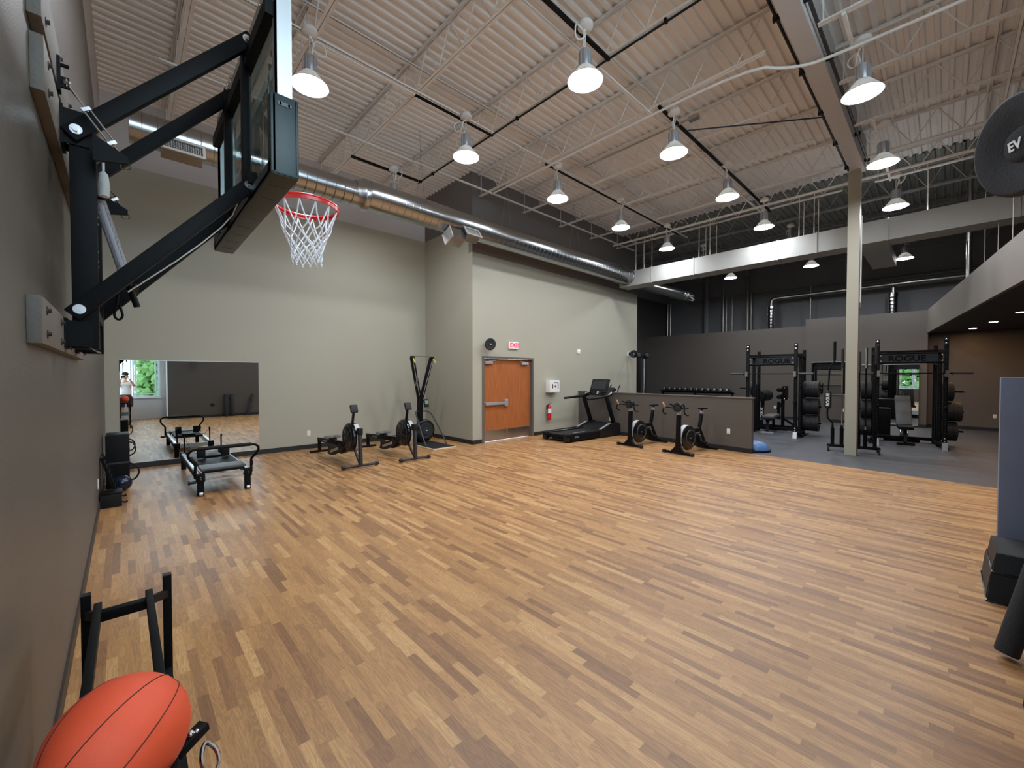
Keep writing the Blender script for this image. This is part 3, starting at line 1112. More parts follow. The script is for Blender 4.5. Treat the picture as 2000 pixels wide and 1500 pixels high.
t = thing('fire_extinguisher', 'red fire extinguisher with a white label hung under the white cabinet', 'fire extinguisher', (8.86, DY - .085, .41))
B().lathe([(.0, 0), (.055, .0), (.063, .012), (.064, .03), (.064, .36), (.058, .4), (.035, .43), (.02, .44), (.018, .46), (0, .46)], n=24).build('cylinder', 'red', t)
B().lathe([(.0655, .2), (.0655, .33)], n=24, cap=False).build('label_band', 'white', t)
B().lathe([(.0655, .05), (.0655, .11)], n=24, cap=False).build('label_ring', 'offwhite', t) if False else None
b = B().bar((0, 0, .47), (0, -.11, .52), .02, .008).bar((0, 0, .46), (0, -.1, .47), .02, .008).cyl((0, 0, .44), (0, 0, .48), .016)
b.build('valve_handle', 'steel', t)
B().tube([(0, .0, .45), (-.06, -.01, .45), (-.078, -.01, .38), (-.076, 0, .2)], .01, 8, smooth=2).build('hose', 'black2', t)
B().box((0, .068, .36), (.05, .03, .14)).build('wall_hook', 'black', t)


def outlet(loc, rz, label, grp='white wall outlets'):
    t = thing('wall_outlet', label, 'outlet', loc, rz, grp)
    B().bb(-.036, .036, -.007, 0, -.058, .058, .002).build('cover_plate', 'white', t)
    B().bb(-.017, .017, -.009, -.007, .012, .042).bb(-.017, .017, -.009, -.007, -.042, -.012).build('socket_face', 'offwhite', t)
    return t


outlet((3.06, MY, .36), 0, 'white outlet on the far wall between mirror and rowers')
a = math.atan(.107)
outlet((hw_x(6.65), 6.65, .44), PI / 2 * -1 - a, 'white outlet on the half wall behind the treadmill')
outlet((hw_x(3.33), 3.33, .43), PI / 2 * -1 - a, 'white outlet on the half wall near its open end')
outlet((LX, 7.05, .36), PI / 2, 'white outlet on the left wall before the corner stack')
outlet((ew(4.6), 4.6, .45), -PI / 2, 'white outlet on the dark wall seen through the left rack')
outlet((ew(2.5) - .04, 2.5, .45), -PI / 2, 'white outlet on the dark wall under the short mirror')
outlet((19.15, -1.05, .45), -PI / 2, 'white outlet on the brown wall under the soffit')
tag(B().bb(18.60, 18.63, 2.16, 2.36, 3.02, 3.28, .004).build('wall_box', 'white'), 'small white box high on the dark wall left of the column', 'wall box')
tag(B().cyl((18.7, 5.1, .9), (18.66, 5.1, .9), .03, n=12).build('wall_button', 'white'), 'small white button on the dark far wall', 'button')

# ------------------------------------------------------------------ basketball hoop on the left wall
def plank(y0, y1, z0, z1, label):
    t = thing('mounting_plank', label, 'plank', (LX, (y0 + y1) / 2, (z0 + z1) / 2))
    L, H = y1 - y0, z1 - z0
    B().bb(.0, .04, -L / 2, L / 2, -H / 2, H / 2, .004).build('board', 'plank', t)
    n = max(3, int(L / .42))
    for k in range(n):
        y = -L / 2 + .12 + k * (L - .24) / (n - 1)
        for z in (-H * .26, H * .26):
            B().cyl((.04, y, z), (.043, y, z), .017, n=12).cyl((.043, y, z), (.053, y, z), .009, n=6).build('bolt', 'brown', t)


plank(2.42, 4.6, 3.06, 3.29, 'painted plank bolted high on the left wall above the hoop arms')
plank(2.47, 4.45, 2.80, 3.02, 'painted plank on the left wall behind the upper hoop bracket')
plank(2.27, 4.45, 1.79, 1.965, 'painted plank on the left wall behind the lower hoop bracket')

hoop = thing('basketball_hoop', 'glass basketball backboard on black arms bolted to the left wall', 'basketball hoop', (LX + .04, 3.37, 2.0))
hx, hy, hz = LX + .04, 3.37, 2.0


def hp_(x, y, z):
    return (x - hx, y - hy, z - hz)


YN, YF = 3.07, 3.67
# wall brackets and masts
for z0, z1 in ((2.83, 3.0), (1.82, 1.95)):
    for y in (YN, YF):
        b = B()
        b.box(hp_(hx + .006, y, (z0 + z1) / 2), (.011, .15, z1 - z0 + .02))
        b.box(hp_(-.165, y - .055, (z0 + z1) / 2), (.1, .008, z1 - z0)).box(hp_(-.165, y + .055, (z0 + z1) / 2), (.1, .008, z1 - z0))
        b.build('wall_bracket', 'black', hoop)
        for zz in (z0 + .02, z1 - .02):
            B().cyl(hp_(hx + .012, y - .03, zz), hp_(hx + .05, y - .03, zz), .008, n=8).cyl(hp_(hx + .02, y - .03, zz), hp_(hx + .032, y - .03, zz), .016, n=6).build('bracket_bolt', 'chrome', hoop)
for y in (YN, YF):
    B().box(hp_(-.14, y, 2.39), (.095, .10, 1.16), None, .004).build('mast', 'black', hoop)
# far-mast vertical lettering as seen between strut and arm
B().text('R', .075, frame_mtx(hp_(-.13, YF - .051, 2.36), (0, 0, 1), (-1, 0, 0)), .001, .002).text('P', .075, frame_mtx(hp_(-.13, YF - .051, 2.45), (0, 0, 1), (-1, 0, 0)), .001, .002).text('A', .075, frame_mtx(hp_(-.13, YF - .051, 2.63), (0, 0, 1), (-1, 0, 0)), .001, .002).text('E', .075, frame_mtx(hp_(-.13, YF - .051, 2.72), (0, 0, 1), (-1, 0, 0)), .001, .002).build('lettering', 'white', hoop)
# four arms
for y in (YN, YF):
    d = -.062 if y == YN else .062
    for (za, zb_) in ((2.895, 3.745), (2.005, 2.855)):
        w_, h_ = (.05, .074)
        a0 = V(hp_(-.16, y + d, za))
        a1 = V(hp_(.575, y + d, zb_))
        dr = (a1 - a0).normalized()
        ar = B().bar(a0 - dr * .04, a1 + dr * .04, w_, h_, bev=.003).build('arm', 'black', hoop)
        for p in (a0, a1):
            s_ = -1 if y == YN else 1
            B().cyl(p + V((0, s_ * .025, 0)), p + V((0, s_ * .031, 0)), .024, n=16).cyl(p + V((0, s_ * .031, 0)), p + V((0, s_ * .042, 0)), .014, n=6).build('pivot_bolt', 'chrome', ar)
            B().cyl(p + V((0, -.09 if y == YF else -.02, 0)), p + V((0, .09 if y == YN else .02, 0)), .012, n=8).build('pivot_pin', 'black', ar)
# triangular outriggers with turnbuckles
for y in (YN - .15, YF + .13):
    z = 2.80 if y < 3.3 else 2.79
    B().prism([(-.10 - hx, z + .07 - hz), (.03 - hx, z - .005 - hz), (.03 - hx, z - .035 - hz), (-.10 - hx, z - .06 - hz)], y - hy - .012, y - hy + .012, 'xz').build('outrigger', 'black', hoop)
    p1, p0 = V(hp_(.018, y, z - .02)), V(hp_(-.185, y + .01, z + .28))
    d = (p1 - p0)
    L = d.length
    u = d.normalized()
    sd = u.cross(V((0, 1, 0))).normalized() * .013
    b = B()
    b.cyl(p0, p0 + u * L * .36, .005, n=8).cyl(p0 + u * L * .72, p1, .005, n=8)
    q0, q1 = p0 + u * L * .32, p0 + u * L * .76
    b.cyl(q0 + sd, q1 + sd, .0045, n=8).cyl(q0 - sd, q1 - sd, .0045, n=8)
    for q in (q0, q1):
        b.bar(q - sd * 1.4, q + sd * 1.4, .014, .016, up=u)
    b.tube([p1 + V((.02 * math.cos(a_), 0, -.028 + .02 * math.sin(a_))) for a_ in [k * PI / 5 for k in range(10)]], .003, 6, closed=True)
    b.sph(p1, .012, u=10, v=8)
    b.lathe([(.012, -.012), (.02, 0), (.012, .012)], p0, u, n=10)
    b.tube([p0 + V((-.0, .018 * math.cos(a_), .018 * math.sin(a_))) for a_ in [k * PI / 5 for k in range(10)]], .005, 6, closed=True)
    b.build('turnbuckle', 'chrome', hoop)
    b = B().box(hp_(hx + .006, y + .01, 3.11), (.012, .05, .16))
    b.box(hp_(hx + .025, y + .01, 3.08), (.03, .014, .05))
    b.cyl(hp_(hx + .012, y + .01, 3.16), hp_(hx + .04, y + .01, 3.16), .009, n=8)
    b.build('anchor_plate', 'black', hoop)
# lift strut
B().cyl(hp_(-.09, 3.30, 2.66), hp_(.02, 3.30, 2.22), .027, n=24).build('lift_strut_sleeve', 'web', hoop)
B().cyl(hp_(.02, 3.30, 2.22), hp_(.06, 3.30, 2.08), .016, n=16).build('lift_strut_rod', 'black', hoop)
B().cyl(hp_(-.115, 3.30, 2.76), hp_(-.09, 3.30, 2.66), .035, n=16).build('lift_strut_cap', 'black', hoop)
for xx_, zz_, ww_ in ((-.12, 2.78, .05), (-.12, 2.0, .05), (.06, 2.2, .02)):
    B().bar(hp_(xx_, YN + .05, zz_), hp_(xx_, YF - .05, zz_), ww_, ww_).build('cross_brace', 'black', hoop)
B().lathe([(.004, 0), (.02, -.02), (.026, -.08), (.024, -.14), (.006, -.145)], hp_(-.07, 3.2, 2.80), n=14).cyl(hp_(-.07, 3.2, 2.80), hp_(-.07, 3.2, 2.86), .006, n=8).build('warning_tag', 'white', hoop)
B().tube([hp_(-.02, 3.13, 2.12), hp_(-.025, 3.13, 2.06), hp_(-.04, 3.13, 2.0), hp_(-.02, 3.13, 1.975), hp_(.0, 3.13, 2.0), hp_(-.015, 3.13, 2.06)], .006, 8, smooth=2).build('pull_loop', 'black', hoop)
B().bar(hp_(-.17, YN - .03, 1.85), hp_(-.09, YN - .05, 1.79), .02, .006).build('release_lever', 'chrome', hoop)
B().tube([hp_(.02, 3.14, 2.14), hp_(.3, 3.14, 2.42), hp_(.5, 3.14, 2.66), hp_(.55, 3.14, 2.8)], .004, 6, smooth=1).build('cord', 'steelwhite', hoop)
# back frame
BX = .585
b = B()
b.bb(BX - hx - .02, BX - hx + .03, 2.50 - hy, 4.26 - hy, 3.60 - hz, 3.68 - hz)
b.build('back_rail', 'black', hoop)
for y in (YN, YF):
    B().bb(BX - hx - .028, BX - hx + .012, y - hy - .03, y - hy + .03, 2.82 - hz, 3.78 - hz, .003).build('back_upright', 'black', hoop)
    B().bb(BX - hx + .0, BX - hx + .03, y - hy + .035, y - hy + .06, 2.82 - hz, 3.74 - hz).build('back_channel', 'dkgrey', hoop)
B().bb(BX - hx - .02, BX - hx + .03, 2.95 - hy, 3.8 - hy, 2.86 - hz, 2.93 - hz).build('back_rail', 'black', hoop)
for k in range(4):
    B().sph(hp_(BX - .03, YF - .12 - k * .05, 3.72 - k * .0), .010, u=8, v=6).build('frame_bolt', 'chrome', hoop)
# board
GY0, GY1, GZ0, GZ1 = 2.50, 4.30, 2.80, 3.86
g = B().bb(.668 - hx, .684 - hx, GY0 + .02 - hy, GY1 - .02 - hy, GZ0 + .02 - hz, GZ1 - .02 - hz).build('backboard_glass', 'glass', hoop)
b = B()
FX0, FX1 = .605, .69
for y0, y1 in ((GY0 - .012, GY0 + .03), (GY1 - .03, GY1 + .012)):
    b.bb(FX0 - hx, FX1 - hx, y0 - hy, y0 + .006 - hy if y0 < 3 else y0 + .036 - hy + .006, GZ0 - hz, GZ1 - hz)
    b.bb(FX0 - hx, FX0 + .012 - hx, y0 - hy, y1 - hy, GZ0 - hz, GZ1 - hz)
for z0, z1 in ((GZ0 - .012, GZ0 + .03), (GZ1 - .03, GZ1 + .012)):
    b.bb(FX0 + .0 - hx, FX1 - hx, GY0 - hy, GY1 - hy, z0 - hz if z0 < 3 else z1 - .006 - hz, z0 + .006 - hz if z0 < 3 else z1 - hz)
    b.bb(FX0 - hx, FX0 + .012 - hx, GY0 - hy, GY1 - hy, z0 - hz, z1 - hz)
b.build('board_frame', 'alu', hoop)
b = B()
for y0, y1, z0, z1 in ((GY0, GY0 + .05, GZ0, GZ1), (GY1 - .05, GY1, GZ0, GZ1), (GY0 + .05, GY1 - .05, GZ0, GZ0 + .05), (GY0 + .05, GY1 - .05, GZ1 - .05, GZ1)):
    b.bb(.685 - hx, .688 - hx, y0 - hy, y1 - hy, z0 - hz, z1 - hz)
for y0, y1, z0, z1 in ((3.12, 3.17, 3.02, 3.48), (3.73, 3.78, 3.02, 3.48), (3.17, 3.73, 3.43, 3.48), (3.17, 3.73, 3.02, 3.07)):
    b.bb(.685 - hx, .688 - hx, y0 - hy, y1 - hy, z0 - hz, z1 - hz)
b.build('board_lines', 'white', g)
# edge padding: bottom and the lower part of both sides
b = B()
px0, px1 = .575, .712
b.bb(px0 - hx, px1 - hx, GY0 - .04 - hy, GY1 + .04 - hy, GZ0 - .055 - hz, GZ0 - .013 - hz, .012)
b.bb(px0 - hx, px0 + .028 - hx, GY0 - .04 - hy, GY1 + .04 - hy, GZ0 - .05 - hz, GZ0 + .025 - hz, .006)
b.bb(px1 - .022 - hx, px1 - hx, GY0 - .04 - hy, GY1 + .04 - hy, GZ0 - .05 - hz, GZ0 + .025 - hz, .006)
for y0, y1 in ((GY0 - .045, GY0 - .013), (GY1 + .013, GY1 + .045)):
    b.bb(px0 - hx, px1 - hx, y0 - hy, y1 - hy, GZ0 - .05 - hz, GZ0 + .375 - hz, .012)
    yi0, yi1 = (y0, y0 + .07) if y0 < 3 else (y1 - .07, y1)
    b.bb(px0 - hx, px0 + .028 - hx, yi0 - hy, yi1 - hy, GZ0 - .045 - hz, GZ0 + .37 - hz, .006)
    b.bb(px1 - .022 - hx, px1 - hx, yi0 - hy, yi1 - hy, GZ0 - .045 - hz, GZ0 + .37 - hz, .006)
pd = b.build('edge_padding', 'pad', hoop)
b = B().box(hp_((px0 + px1) / 2, GY0 - .0462, GZ0 + .325), (.05, .002, .02), None).cyl(hp_(.618, GY0 - .0472, GZ0 + .325), hp_(.618, GY0 - .0452, GZ0 + .325), .01, n=12).cyl(hp_(.668, GY0 - .0472, GZ0 + .325), hp_(.668, GY0 - .0452, GZ0 + .325), .01, n=12)
b.build('pad_slot', 'gloss', pd)
for k in range(8):
    y = GY0 + .12 + k * .22
    B().bb(.60 - hx, .68 - hx, y - hy - .003, y - hy + .003, GZ0 - .0562 - hz, GZ0 - .0548 - hz).build('pad_slot', 'gloss', pd)
for y in (GY0 + .3, GY1 - .3, GY0 + .02):
    B().sph(hp_(FX0, y, GZ1 - .01), .01, u=8, v=6).sph(hp_(FX0, y, GZ0 + .02), .01, u=8, v=6).build('frame_bolt', 'chrome', hoop)
# rim and net
RC = V(hp_(1.05, 3.45, 3.0))
rt = B()
rt.tube([RC + V((.229 * math.cos(k * PI / 24), .229 * math.sin(k * PI / 24), 0)) for k in range(48)], .010, 10, closed=True)
rt.lathe([(.222, -.03), (.236, -.03), (.236, .0), (.222, .0)], RC, n=48, cap=False)
rt.bb(.712 - hx, .86 - hx, 3.45 - hy - .07, 3.45 - hy + .07, 2.985 - hz, 2.995 - hz)
rt.bb(.69 - hx, .70 - hx, 3.45 - hy - .08, 3.45 - hy + .08, 2.88 - hz, 3.02 - hz)
rt.bar(hp_(.70, 3.39, 2.9), hp_(.85, 3.35, 2.985), .012, .03).bar(hp_(.70, 3.51, 2.9), hp_(.85, 3.55, 2.985), .012, .03)
rim = rt.build('rim', 'rim', hoop)
NH = 12
lev = [(0, .222), (-.15, .175), (-.205, .15), (-.26, .128), (-.31, .115), (-.36, .108), (-.41, .105)]
nb = B()
rnd = random.Random(3)


def npnt(i, k):      # knot i (half steps) at level k
    z, r = lev[k]
    a_ = 2 * PI * (i / (2 * NH)) + .03 * math.sin(i * 3.7 + k)
    return RC + V((r * math.cos(a_), r * math.sin(a_), z - .03 + .006 * math.sin(i * 5.1 + k * 2)))


for i in range(NH):
    for s_ in (-1, 1):
        pts = [npnt(2 * i, 0), None, npnt(2 * i + s_, 1)]
        pts[1] = (pts[0] * .5 + pts[2] * .5) + V((0, 0, -.02)) - (pts[0] - RC) * .06
        j = 2 * i + s_
        kk = 1
        chain = pts
        for k in range(2, len(lev)):
            j += s_
            chain.append(npnt(j, k))
        nb.tube(chain, .0052, 6, smooth=1)
for i in range(NH):
    p = npnt(2 * i + 1 if (len(lev) % 2 == 0) else 2 * i, len(lev) - 1)
    nb.sph(p + V((0, 0, -.01)), .009, u=8, v=6)
nb.build('net', 'net', rim)

# ------------------------------------------------------------------ ball rack and basketball, bottom left
t = thing('ball_rack', 'black steel rail rack under the basketball against the left wall', 'rack', (0, 1.35, 0))
RZ = .82
for s_ in (-1, 1):
    B().bar((s_ * .078 - .012, -.55, RZ), (s_ * .07 - .012, .78, RZ), .022, .034, bev=.002).build('rail', 'black', t)
for y in (.72, -.5):
    B().bar((-.075, y, RZ - .01), (.05, y, RZ - .01), .034, .034, bev=.002).build('cross_rail', 'black', t)
for y in (.88, -.6):
    for s_ in (-1, 1):
        x = s_ * .118
        lg = B().bar((x, y, .05), (x, y, RZ + .02), .028, .028, bev=.002).build('leg', 'black', t)
        B().bb(x - .014, x + .014, y - .014, y + .014, RZ + .018, RZ + .022).build('leg_cap', 'dkgrey', lg)
        B().bar((x, y, RZ - .06), (s_ * .075 - .012, y - .12 * (1 if y > 0 else -1), RZ - .02), .02, .03).build('rail_bracket', 'black', t)
        B().cyl((x - .015, y, .03), (x + .015, y, .03), .03, n=16).build('wheel', 'rubberblk', lg)
for z in (.12, .42):
    B().bb(-.11, .11, -.59, .87, z, z + .012).build('shelf', 'black', t)
    for s_ in (-1, 1):
        B().bar((s_ * .118, -.6, z + .02), (s_ * .118, .88, z + .02), .02, .03).build('side_rail', 'black', t)
ballloc = V((-.0192, 1.189, .899))
t = thing('basketball', 'orange basketball resting on the black rails at lower left', 'ball', ballloc)
rb = .1205
B().sph((0, 0, 0), rb, u=64, v=48).build('ball_skin', 'ball', t)
CARC = [(0.733, 0.222, 0.643), (0.839, 0.133, 0.528), (0.933, -0.078, 0.351), (0.947, -0.313, 0.074), (0.908, -0.286, -0.305), (0.801, -0.385, -0.457), (0.629, -0.668, -0.399)]
b = B()
for nn, d in (((-.602, .621, .502), .121), ((-.661, .226, .715), -.146), ((-.636, .761, -.128), .339)):
    nn = V(nn).normalized()
    xx = nn.orthogonal().normalized()
    yy = nn.cross(xx)
    rr = math.sqrt(1 - d * d)
    b.tube([(nn * d + (xx * math.cos(2 * PI * k / 72) + yy * math.sin(2 * PI * k / 72)) * rr) * rb for k in range(72)], .0013, 6, closed=True)
b.tube([V(q).normalized() * rb for q in CARC], .0013, 6, smooth=1)
b.build('seam', 'seam', t)
t = thing('carabiner_clip', 'chrome clip on a black bracket beside the basketball', 'clip', (.105, 1.25, .78))
B().bar((-.03, -.02, 0), (.03, .02, .012), .03, .02, bev=.002).build('bracket', 'black', t)
B().tube([(.03, -.01, -.01), (.05, -.03, -.03), (.05, -.06, -.05), (.03, -.08, -.05), (.015, -.05, -.035), (.02, -.02, -.015)], .005, 8, closed=True, smooth=2).build('gate_ring', 'chrome', t)
B().sph((.0, .0, .018), .009, u=12, v=8).sph((.012, .0, .018), .006, u=12, v=8).build('bolt', 'chrome', t)

# ------------------------------------------------------------------ dish speaker, upper right
disc_speaker((1.992, -.145, 2.376), R(212), R(8), .152, 'large black dish speaker with white lettering at the upper right', [(0, .08, 0), (.0, .14, -.0), (.06, .24, .0), (.22, .335, .03)])

# ------------------------------------------------------------------ corner stack left of the mirror
t = thing('padded_box', 'tall black padded box standing on end in the left corner', 'exercise box', (-.09, 8.55, 0))
B().bb(-.13, .13, -.12, .3, 0, .80, .02).build('box_body', 'vinyl', t)
B().bb(-.135, .135, -.125, .305, .36, .39, .004).build('seam_band', 'dkgrey', t)
B().tube([(.13, -.05, .67), (.17, -.06, .66), (.20, -.06, .58), (.19, -.06, .50), (.13, -.05, .46)], .009, 8, smooth=2).build('strap_loop', 'black2', t)
B().tube([(.12, -.15, .37), (.19, -.18, .34), (.24, -.18, .24), (.20, -.18, .13), (.12, -.15, .10)], .012, 8, smooth=2).build('strap_loop', 'black2', t)
t = thing('medicine_ball', 'shiny dark navy ball low in front of the tall black box', 'ball', (-.05, 8.20, .115))
B().sph((0, 0, 0), .115, u=32, v=20).build('ball_skin', 'navy', t)
B().tube([(.1155 * math.cos(k * PI / 20), .1155 * math.sin(k * PI / 20), 0) for k in range(40)], .002, 5, closed=True).build('seam', 'black2', t)
t = thing('folding_board', 'black slatted board leaning on the left wall in the corner', 'board', (-.15, 7.72, 0))
for s_ in (-1, 1):
    B().bar((.08, s_ * .2, .015), (-.085, s_ * .2, .6), .03, .03).build('side_rail', 'black', t)
b = B()
for k in range(9):
    f = k / 8
    b.bar((.075 - .155 * f, -.185, .04 + .53 * f), (.075 - .155 * f, .185, .04 + .53 * f), .012, .05)
b.build('slat_panel', 'black2', t)
t = thing('black_bin', 'low black crate on the floor against the left wall in the corner', 'crate', (-.145, 7.36, 0))
B().bb(-.1, .1, -.12, .12, 0, .17, .01).build('bin_body', 'black2', t)
B().bb(-.106, .106, -.126, .126, .17, .185, .004).build('bin_lid', 'black', t)
B().tube([(.1, -.06, .05), (.13, -.06, .03), (.15, -.07, .05)], .01, 8, smooth=1).tube([(.1, .06, .1), (.13, .06, .09), (.14, .05, .11)], .01, 8, smooth=1).build('hook', 'black', t)

# ------------------------------------------------------------------ reformer
t = thing('pilates_reformer', 'black pilates reformer with a curved padded foot bar before the mirror', 'reformer', (1.03, 7.10, 0))
W2, LR = .29, 2.3
for s_ in (-1, 1):
    B().bar((s_ * W2, 0, .25), (s_ * W2, LR, .25), .05, .085, bev=.004).build('side_rail', 'alu', t)
    B().bar((s_ * (W2 + .03), .02, .25), (s_ * (W2 + .03), LR - .02, .25), .012, .07).build('rail_cover', 'black', t)
    for y in (.02, LR - .03):
        lg = B().box((s_ * (W2 - .01), y, .115), (.075, .07, .23), None, .008).build('leg', 'black', t)
        B().box((s_ * (W2 - .01), y, .25), (.1, .1, .11), None, .006).build('corner_block', 'black', t)
        if y < 1:
            B().cyl((s_ * (W2 - .01) - .02, y - .045, .03), (s_ * (W2 - .01) + .02, y - .045, .03), .028, n=16).build('wheel', 'silver', lg)
            for zz in (.235, .26):
                B().sph((s_ * (W2 - .01), y - .052, zz), .007, u=8, v=6).build('bolt', 'chrome', lg)
B().bar((-W2 + .05, -.01, .27), (W2 - .05, -.01, .27), .03, .035).build('end_rail', 'alu', t)
B().bar((-W2 + .05, -.01, .21), (W2 - .05, -.01, .21), .03, .025).build('end_rail', 'alu', t)
b = B()
for k in range(9):
    b.sph((-W2 + .1 + k * .05, -.03, .24), .006, u=6, v=5)
b.build('spring_peg_row', 'chrome', t)
B().bar((-W2 + .05, LR, .25), (W2 - .05, LR, .25), .03, .08).build('end_rail', 'alu', t)
B().bb(-W2 + .04, W2 - .04, .03, .42, .30, .325, .006).build('foot_platform_base', 'black', t)
B().bb(-W2 + .02, W2 - .02, .05, .42, .326, .362, .014).build('standing_platform', 'padgrey', t)
B().bb(-W2 + .04, W2 - .04, .5, 1.38, .30, .35, .012).build('carriage', 'vinyl', t)
for x in (-.16, .16):
    B().bb(x - .055, x + .055, 1.0, 1.06, .36, .52, .015).build('shoulder_rest', 'vinyl', t)
B().bb(-.12, .12, 1.08, 1.36, .355, .385, .015).build('head_rest', 'vinyl', t)
for s_ in (-1, 1):
    B().cyl((s_ * .27, LR - .08, .29), (s_ * .27, LR - .08, .56), .012, n=10).cyl((s_ * .27 - .012, LR - .1, .57), (s_ * .27 + .012, LR - .1, .57), .025, n=14).build('pulley_riser', 'black', t)
    B().tube([(s_ * .27, LR - .1, .57), (s_ * .22, 1.9, .42), (s_ * .17, 1.3, .37)], .004, 6).build('rope', 'black2', t)
pts = []
for s_ in (-1, 1):
    seq = [(s_ * .335, .04, .24), (s_ * .335, .05, .38), (s_ * .33, .03, .44), (s_ * .40, -.0, .52), (s_ * .425, -.03, .60), (s_ * .38, -.05, .655), (s_ * .30, -.055, .665)]
    pts.append(seq)
pth = pts[0] + pts[1][::-1]
B().tube(pth, .017, 12, smooth=2).build('foot_bar', 'black', t)
B().tube([(-.31, -.055, .665), (.31, -.055, .665)], .027, 16).build('foot_bar_pad', 'vinyl', t)
B().tube([(.34, .04, .42), (.36, .03, .38), (.34, .02, .33)], .006, 6, smooth=1).build('release_lever', 'black', t)
B().cyl((-.33, 0, .2), (-.40, 0, .2), .02, n=12).cyl((-.40, 0, .2), (-.42, 0, .2), .03, n=12).build('lock_knob', 'black2', t)


# ------------------------------------------------------------------ rowing machines
def make_rower(label):
    t = thing('rowing_machine', label, 'rowing machine', (0, 0, 0), 0, 'rowing machines')
    B().cyl((-.30, 0, .045), (.30, 0, .045), .024, n=14).build('front_foot', 'dkgrey', t)
    for s_ in (-1, 1):
        B().cyl((s_ * .28, 0, .045), (s_ * .335, 0, .045), .036, n=16).build('foot_cap', 'rubberblk', t)
    B().bar((0, -.01, .06), (0, .02, .62), .05, .075, up=(0, 1, 0), bev=.004).build('front_leg', 'dkgrey', t)
    B().bar((0, .02, .07), (0, .30, .34), .035, .045, up=(0, 1, 0), bev=.004).build('front_strut', 'dkgrey', t)
    B().box((0, .03, .66), (.075, .12, .12), None, .01).build('handle_catch', 'black2', t)
    # flywheel cage
    fc = (0, .40, .52)
    B().lathe([(.0, -.085), (.13, -.09), (.22, -.085), (.262, -.06), (.275, -.02), (.275, .02), (.262, .06), (.22, .085), (.13, .09), (0, .085)], fc, (1, 0, 0), n=48).build('flywheel_housing', 'gloss', t)
    b = B()
    n = 26
    vs, fs = [], []
    for k in range(n + 1):
        a_ = R(115 + 130 * k / n)
        for x in (-.01, .07):
            vs.append((x, fc[1] + .279 * math.cos(a_), fc[2] + .279 * math.sin(a_)))
    for k in range(n):
        fs.append((2 * k, 2 * k + 1, 2 * k + 3, 2 * k + 2))
    b.raw(vs, fs).build('perforated_band', 'perf', t)
    b = B()
    for s_ in (-1, 1):
        for k in range(6):
            a_ = PI * k / 3 + .3
            b.bar((s_ * .092, fc[1] + .04 * math.cos(a_), fc[2] + .04 * math.sin(a_)), (s_ * .09, fc[1] + .2 * math.cos(a_), fc[2] + .2 * math.sin(a_)), .022, .008, up=(1, 0, 0))
        b.lathe([(.2, 0), (.215, s_ * .012), (.23, 0)], (s_ * .083, fc[1], fc[2]), (1, 0, 0), n=40, cap=False)
        b.cyl((s_ * .08, fc[1], fc[2]), (s_ * .1, fc[1], fc[2]), .04, n=20)
    b.build('cage_spokes', 'dkgrey', t)
    # monitor
    B().bar((0, .36, .76), (0, .30, .98), .03, .055, up=(0, 1, 0), bev=.004).build('monitor_arm', 'black', t)
    mo = B().box((0, .28, 1.06), (.13, .055, .15), (R(-22), 0, 0), .01).build('monitor', 'black2', t)
    B().box((0, .30, 1.08), (.10, .012, .07), (R(-22), 0, 0)).build('screen', 'screen', mo)
    # rail
    B().bar((0, .55, .36), (0, 2.22, .275), .05, .085, bev=.004).build('rail', 'black', t)
    B().bar((0, .60, .403), (0, 2.2, .322), .034, .008).build('rail_track', 'steel', t)
    B().text('concept2', .075, frame_mtx((-.0262, 1.75, .30), (0, -1, .05), (0, .05, 1)), .0008).text('concept2', .075, frame_mtx((.0262, 1.75, .30), (0, 1, -.05), (0, .05, 1)), .0008).build('lettering', 'silver', t)
    # foot rests
    B().prism([(.62, .40), (.80, .33), (1.10, .24), (1.25, .30), (1.22, .20), (1.27, .11), (1.08, .10), (.86, .17), (.62, .30)], -.14, -.055, 'yz').build('foot_rest', 'black2', t)
    B().prism([(.62, .40), (.80, .33), (1.10, .24), (1.25, .30), (1.22, .20), (1.27, .11), (1.08, .10), (.86, .17), (.62, .30)], .055, .14, 'yz').build('foot_rest', 'black2', t)
    for s_ in (-1, 1):
        B().bar((s_ * .15, .68, .29), (s_ * .15, 1.1, .17), .008, .05).build('foot_strap', 'silver', t)
    # seat
    B().box((0, 1.36, .375), (.09, .22, .05), None, .006).build('seat_roller', 'black', t)
    b = B()
    b.sph((-.075, 1.36, .425), .1, (1, 1.3, .26), u=20, v=10).sph((.075, 1.36, .425), .1, (1, 1.3, .26), u=20, v=10)
    b.build('seat', 'padgrey', t)
    B().bar((0, 2.16, .05), (0, 2.16, .27), .06, .05, bev=.004).build('rear_leg', 'black', t)
    B().cyl((-.20, 2.16, .025), (.20, 2.16, .025), .024, n=12).build('rear_foot', 'black', t)
    B().cyl((-.06, .11, .66), (.06, .11, .66), .014, n=10).build('handle', 'black2', t)
    return t


rw = make_rower('black rowing machine nearer the big mirror')
rw.location = (3.10, 7.29, 0)
dup(rw, (4.15, 7.17, 0), 0, 'black rowing machine standing next to the upright ski trainer')

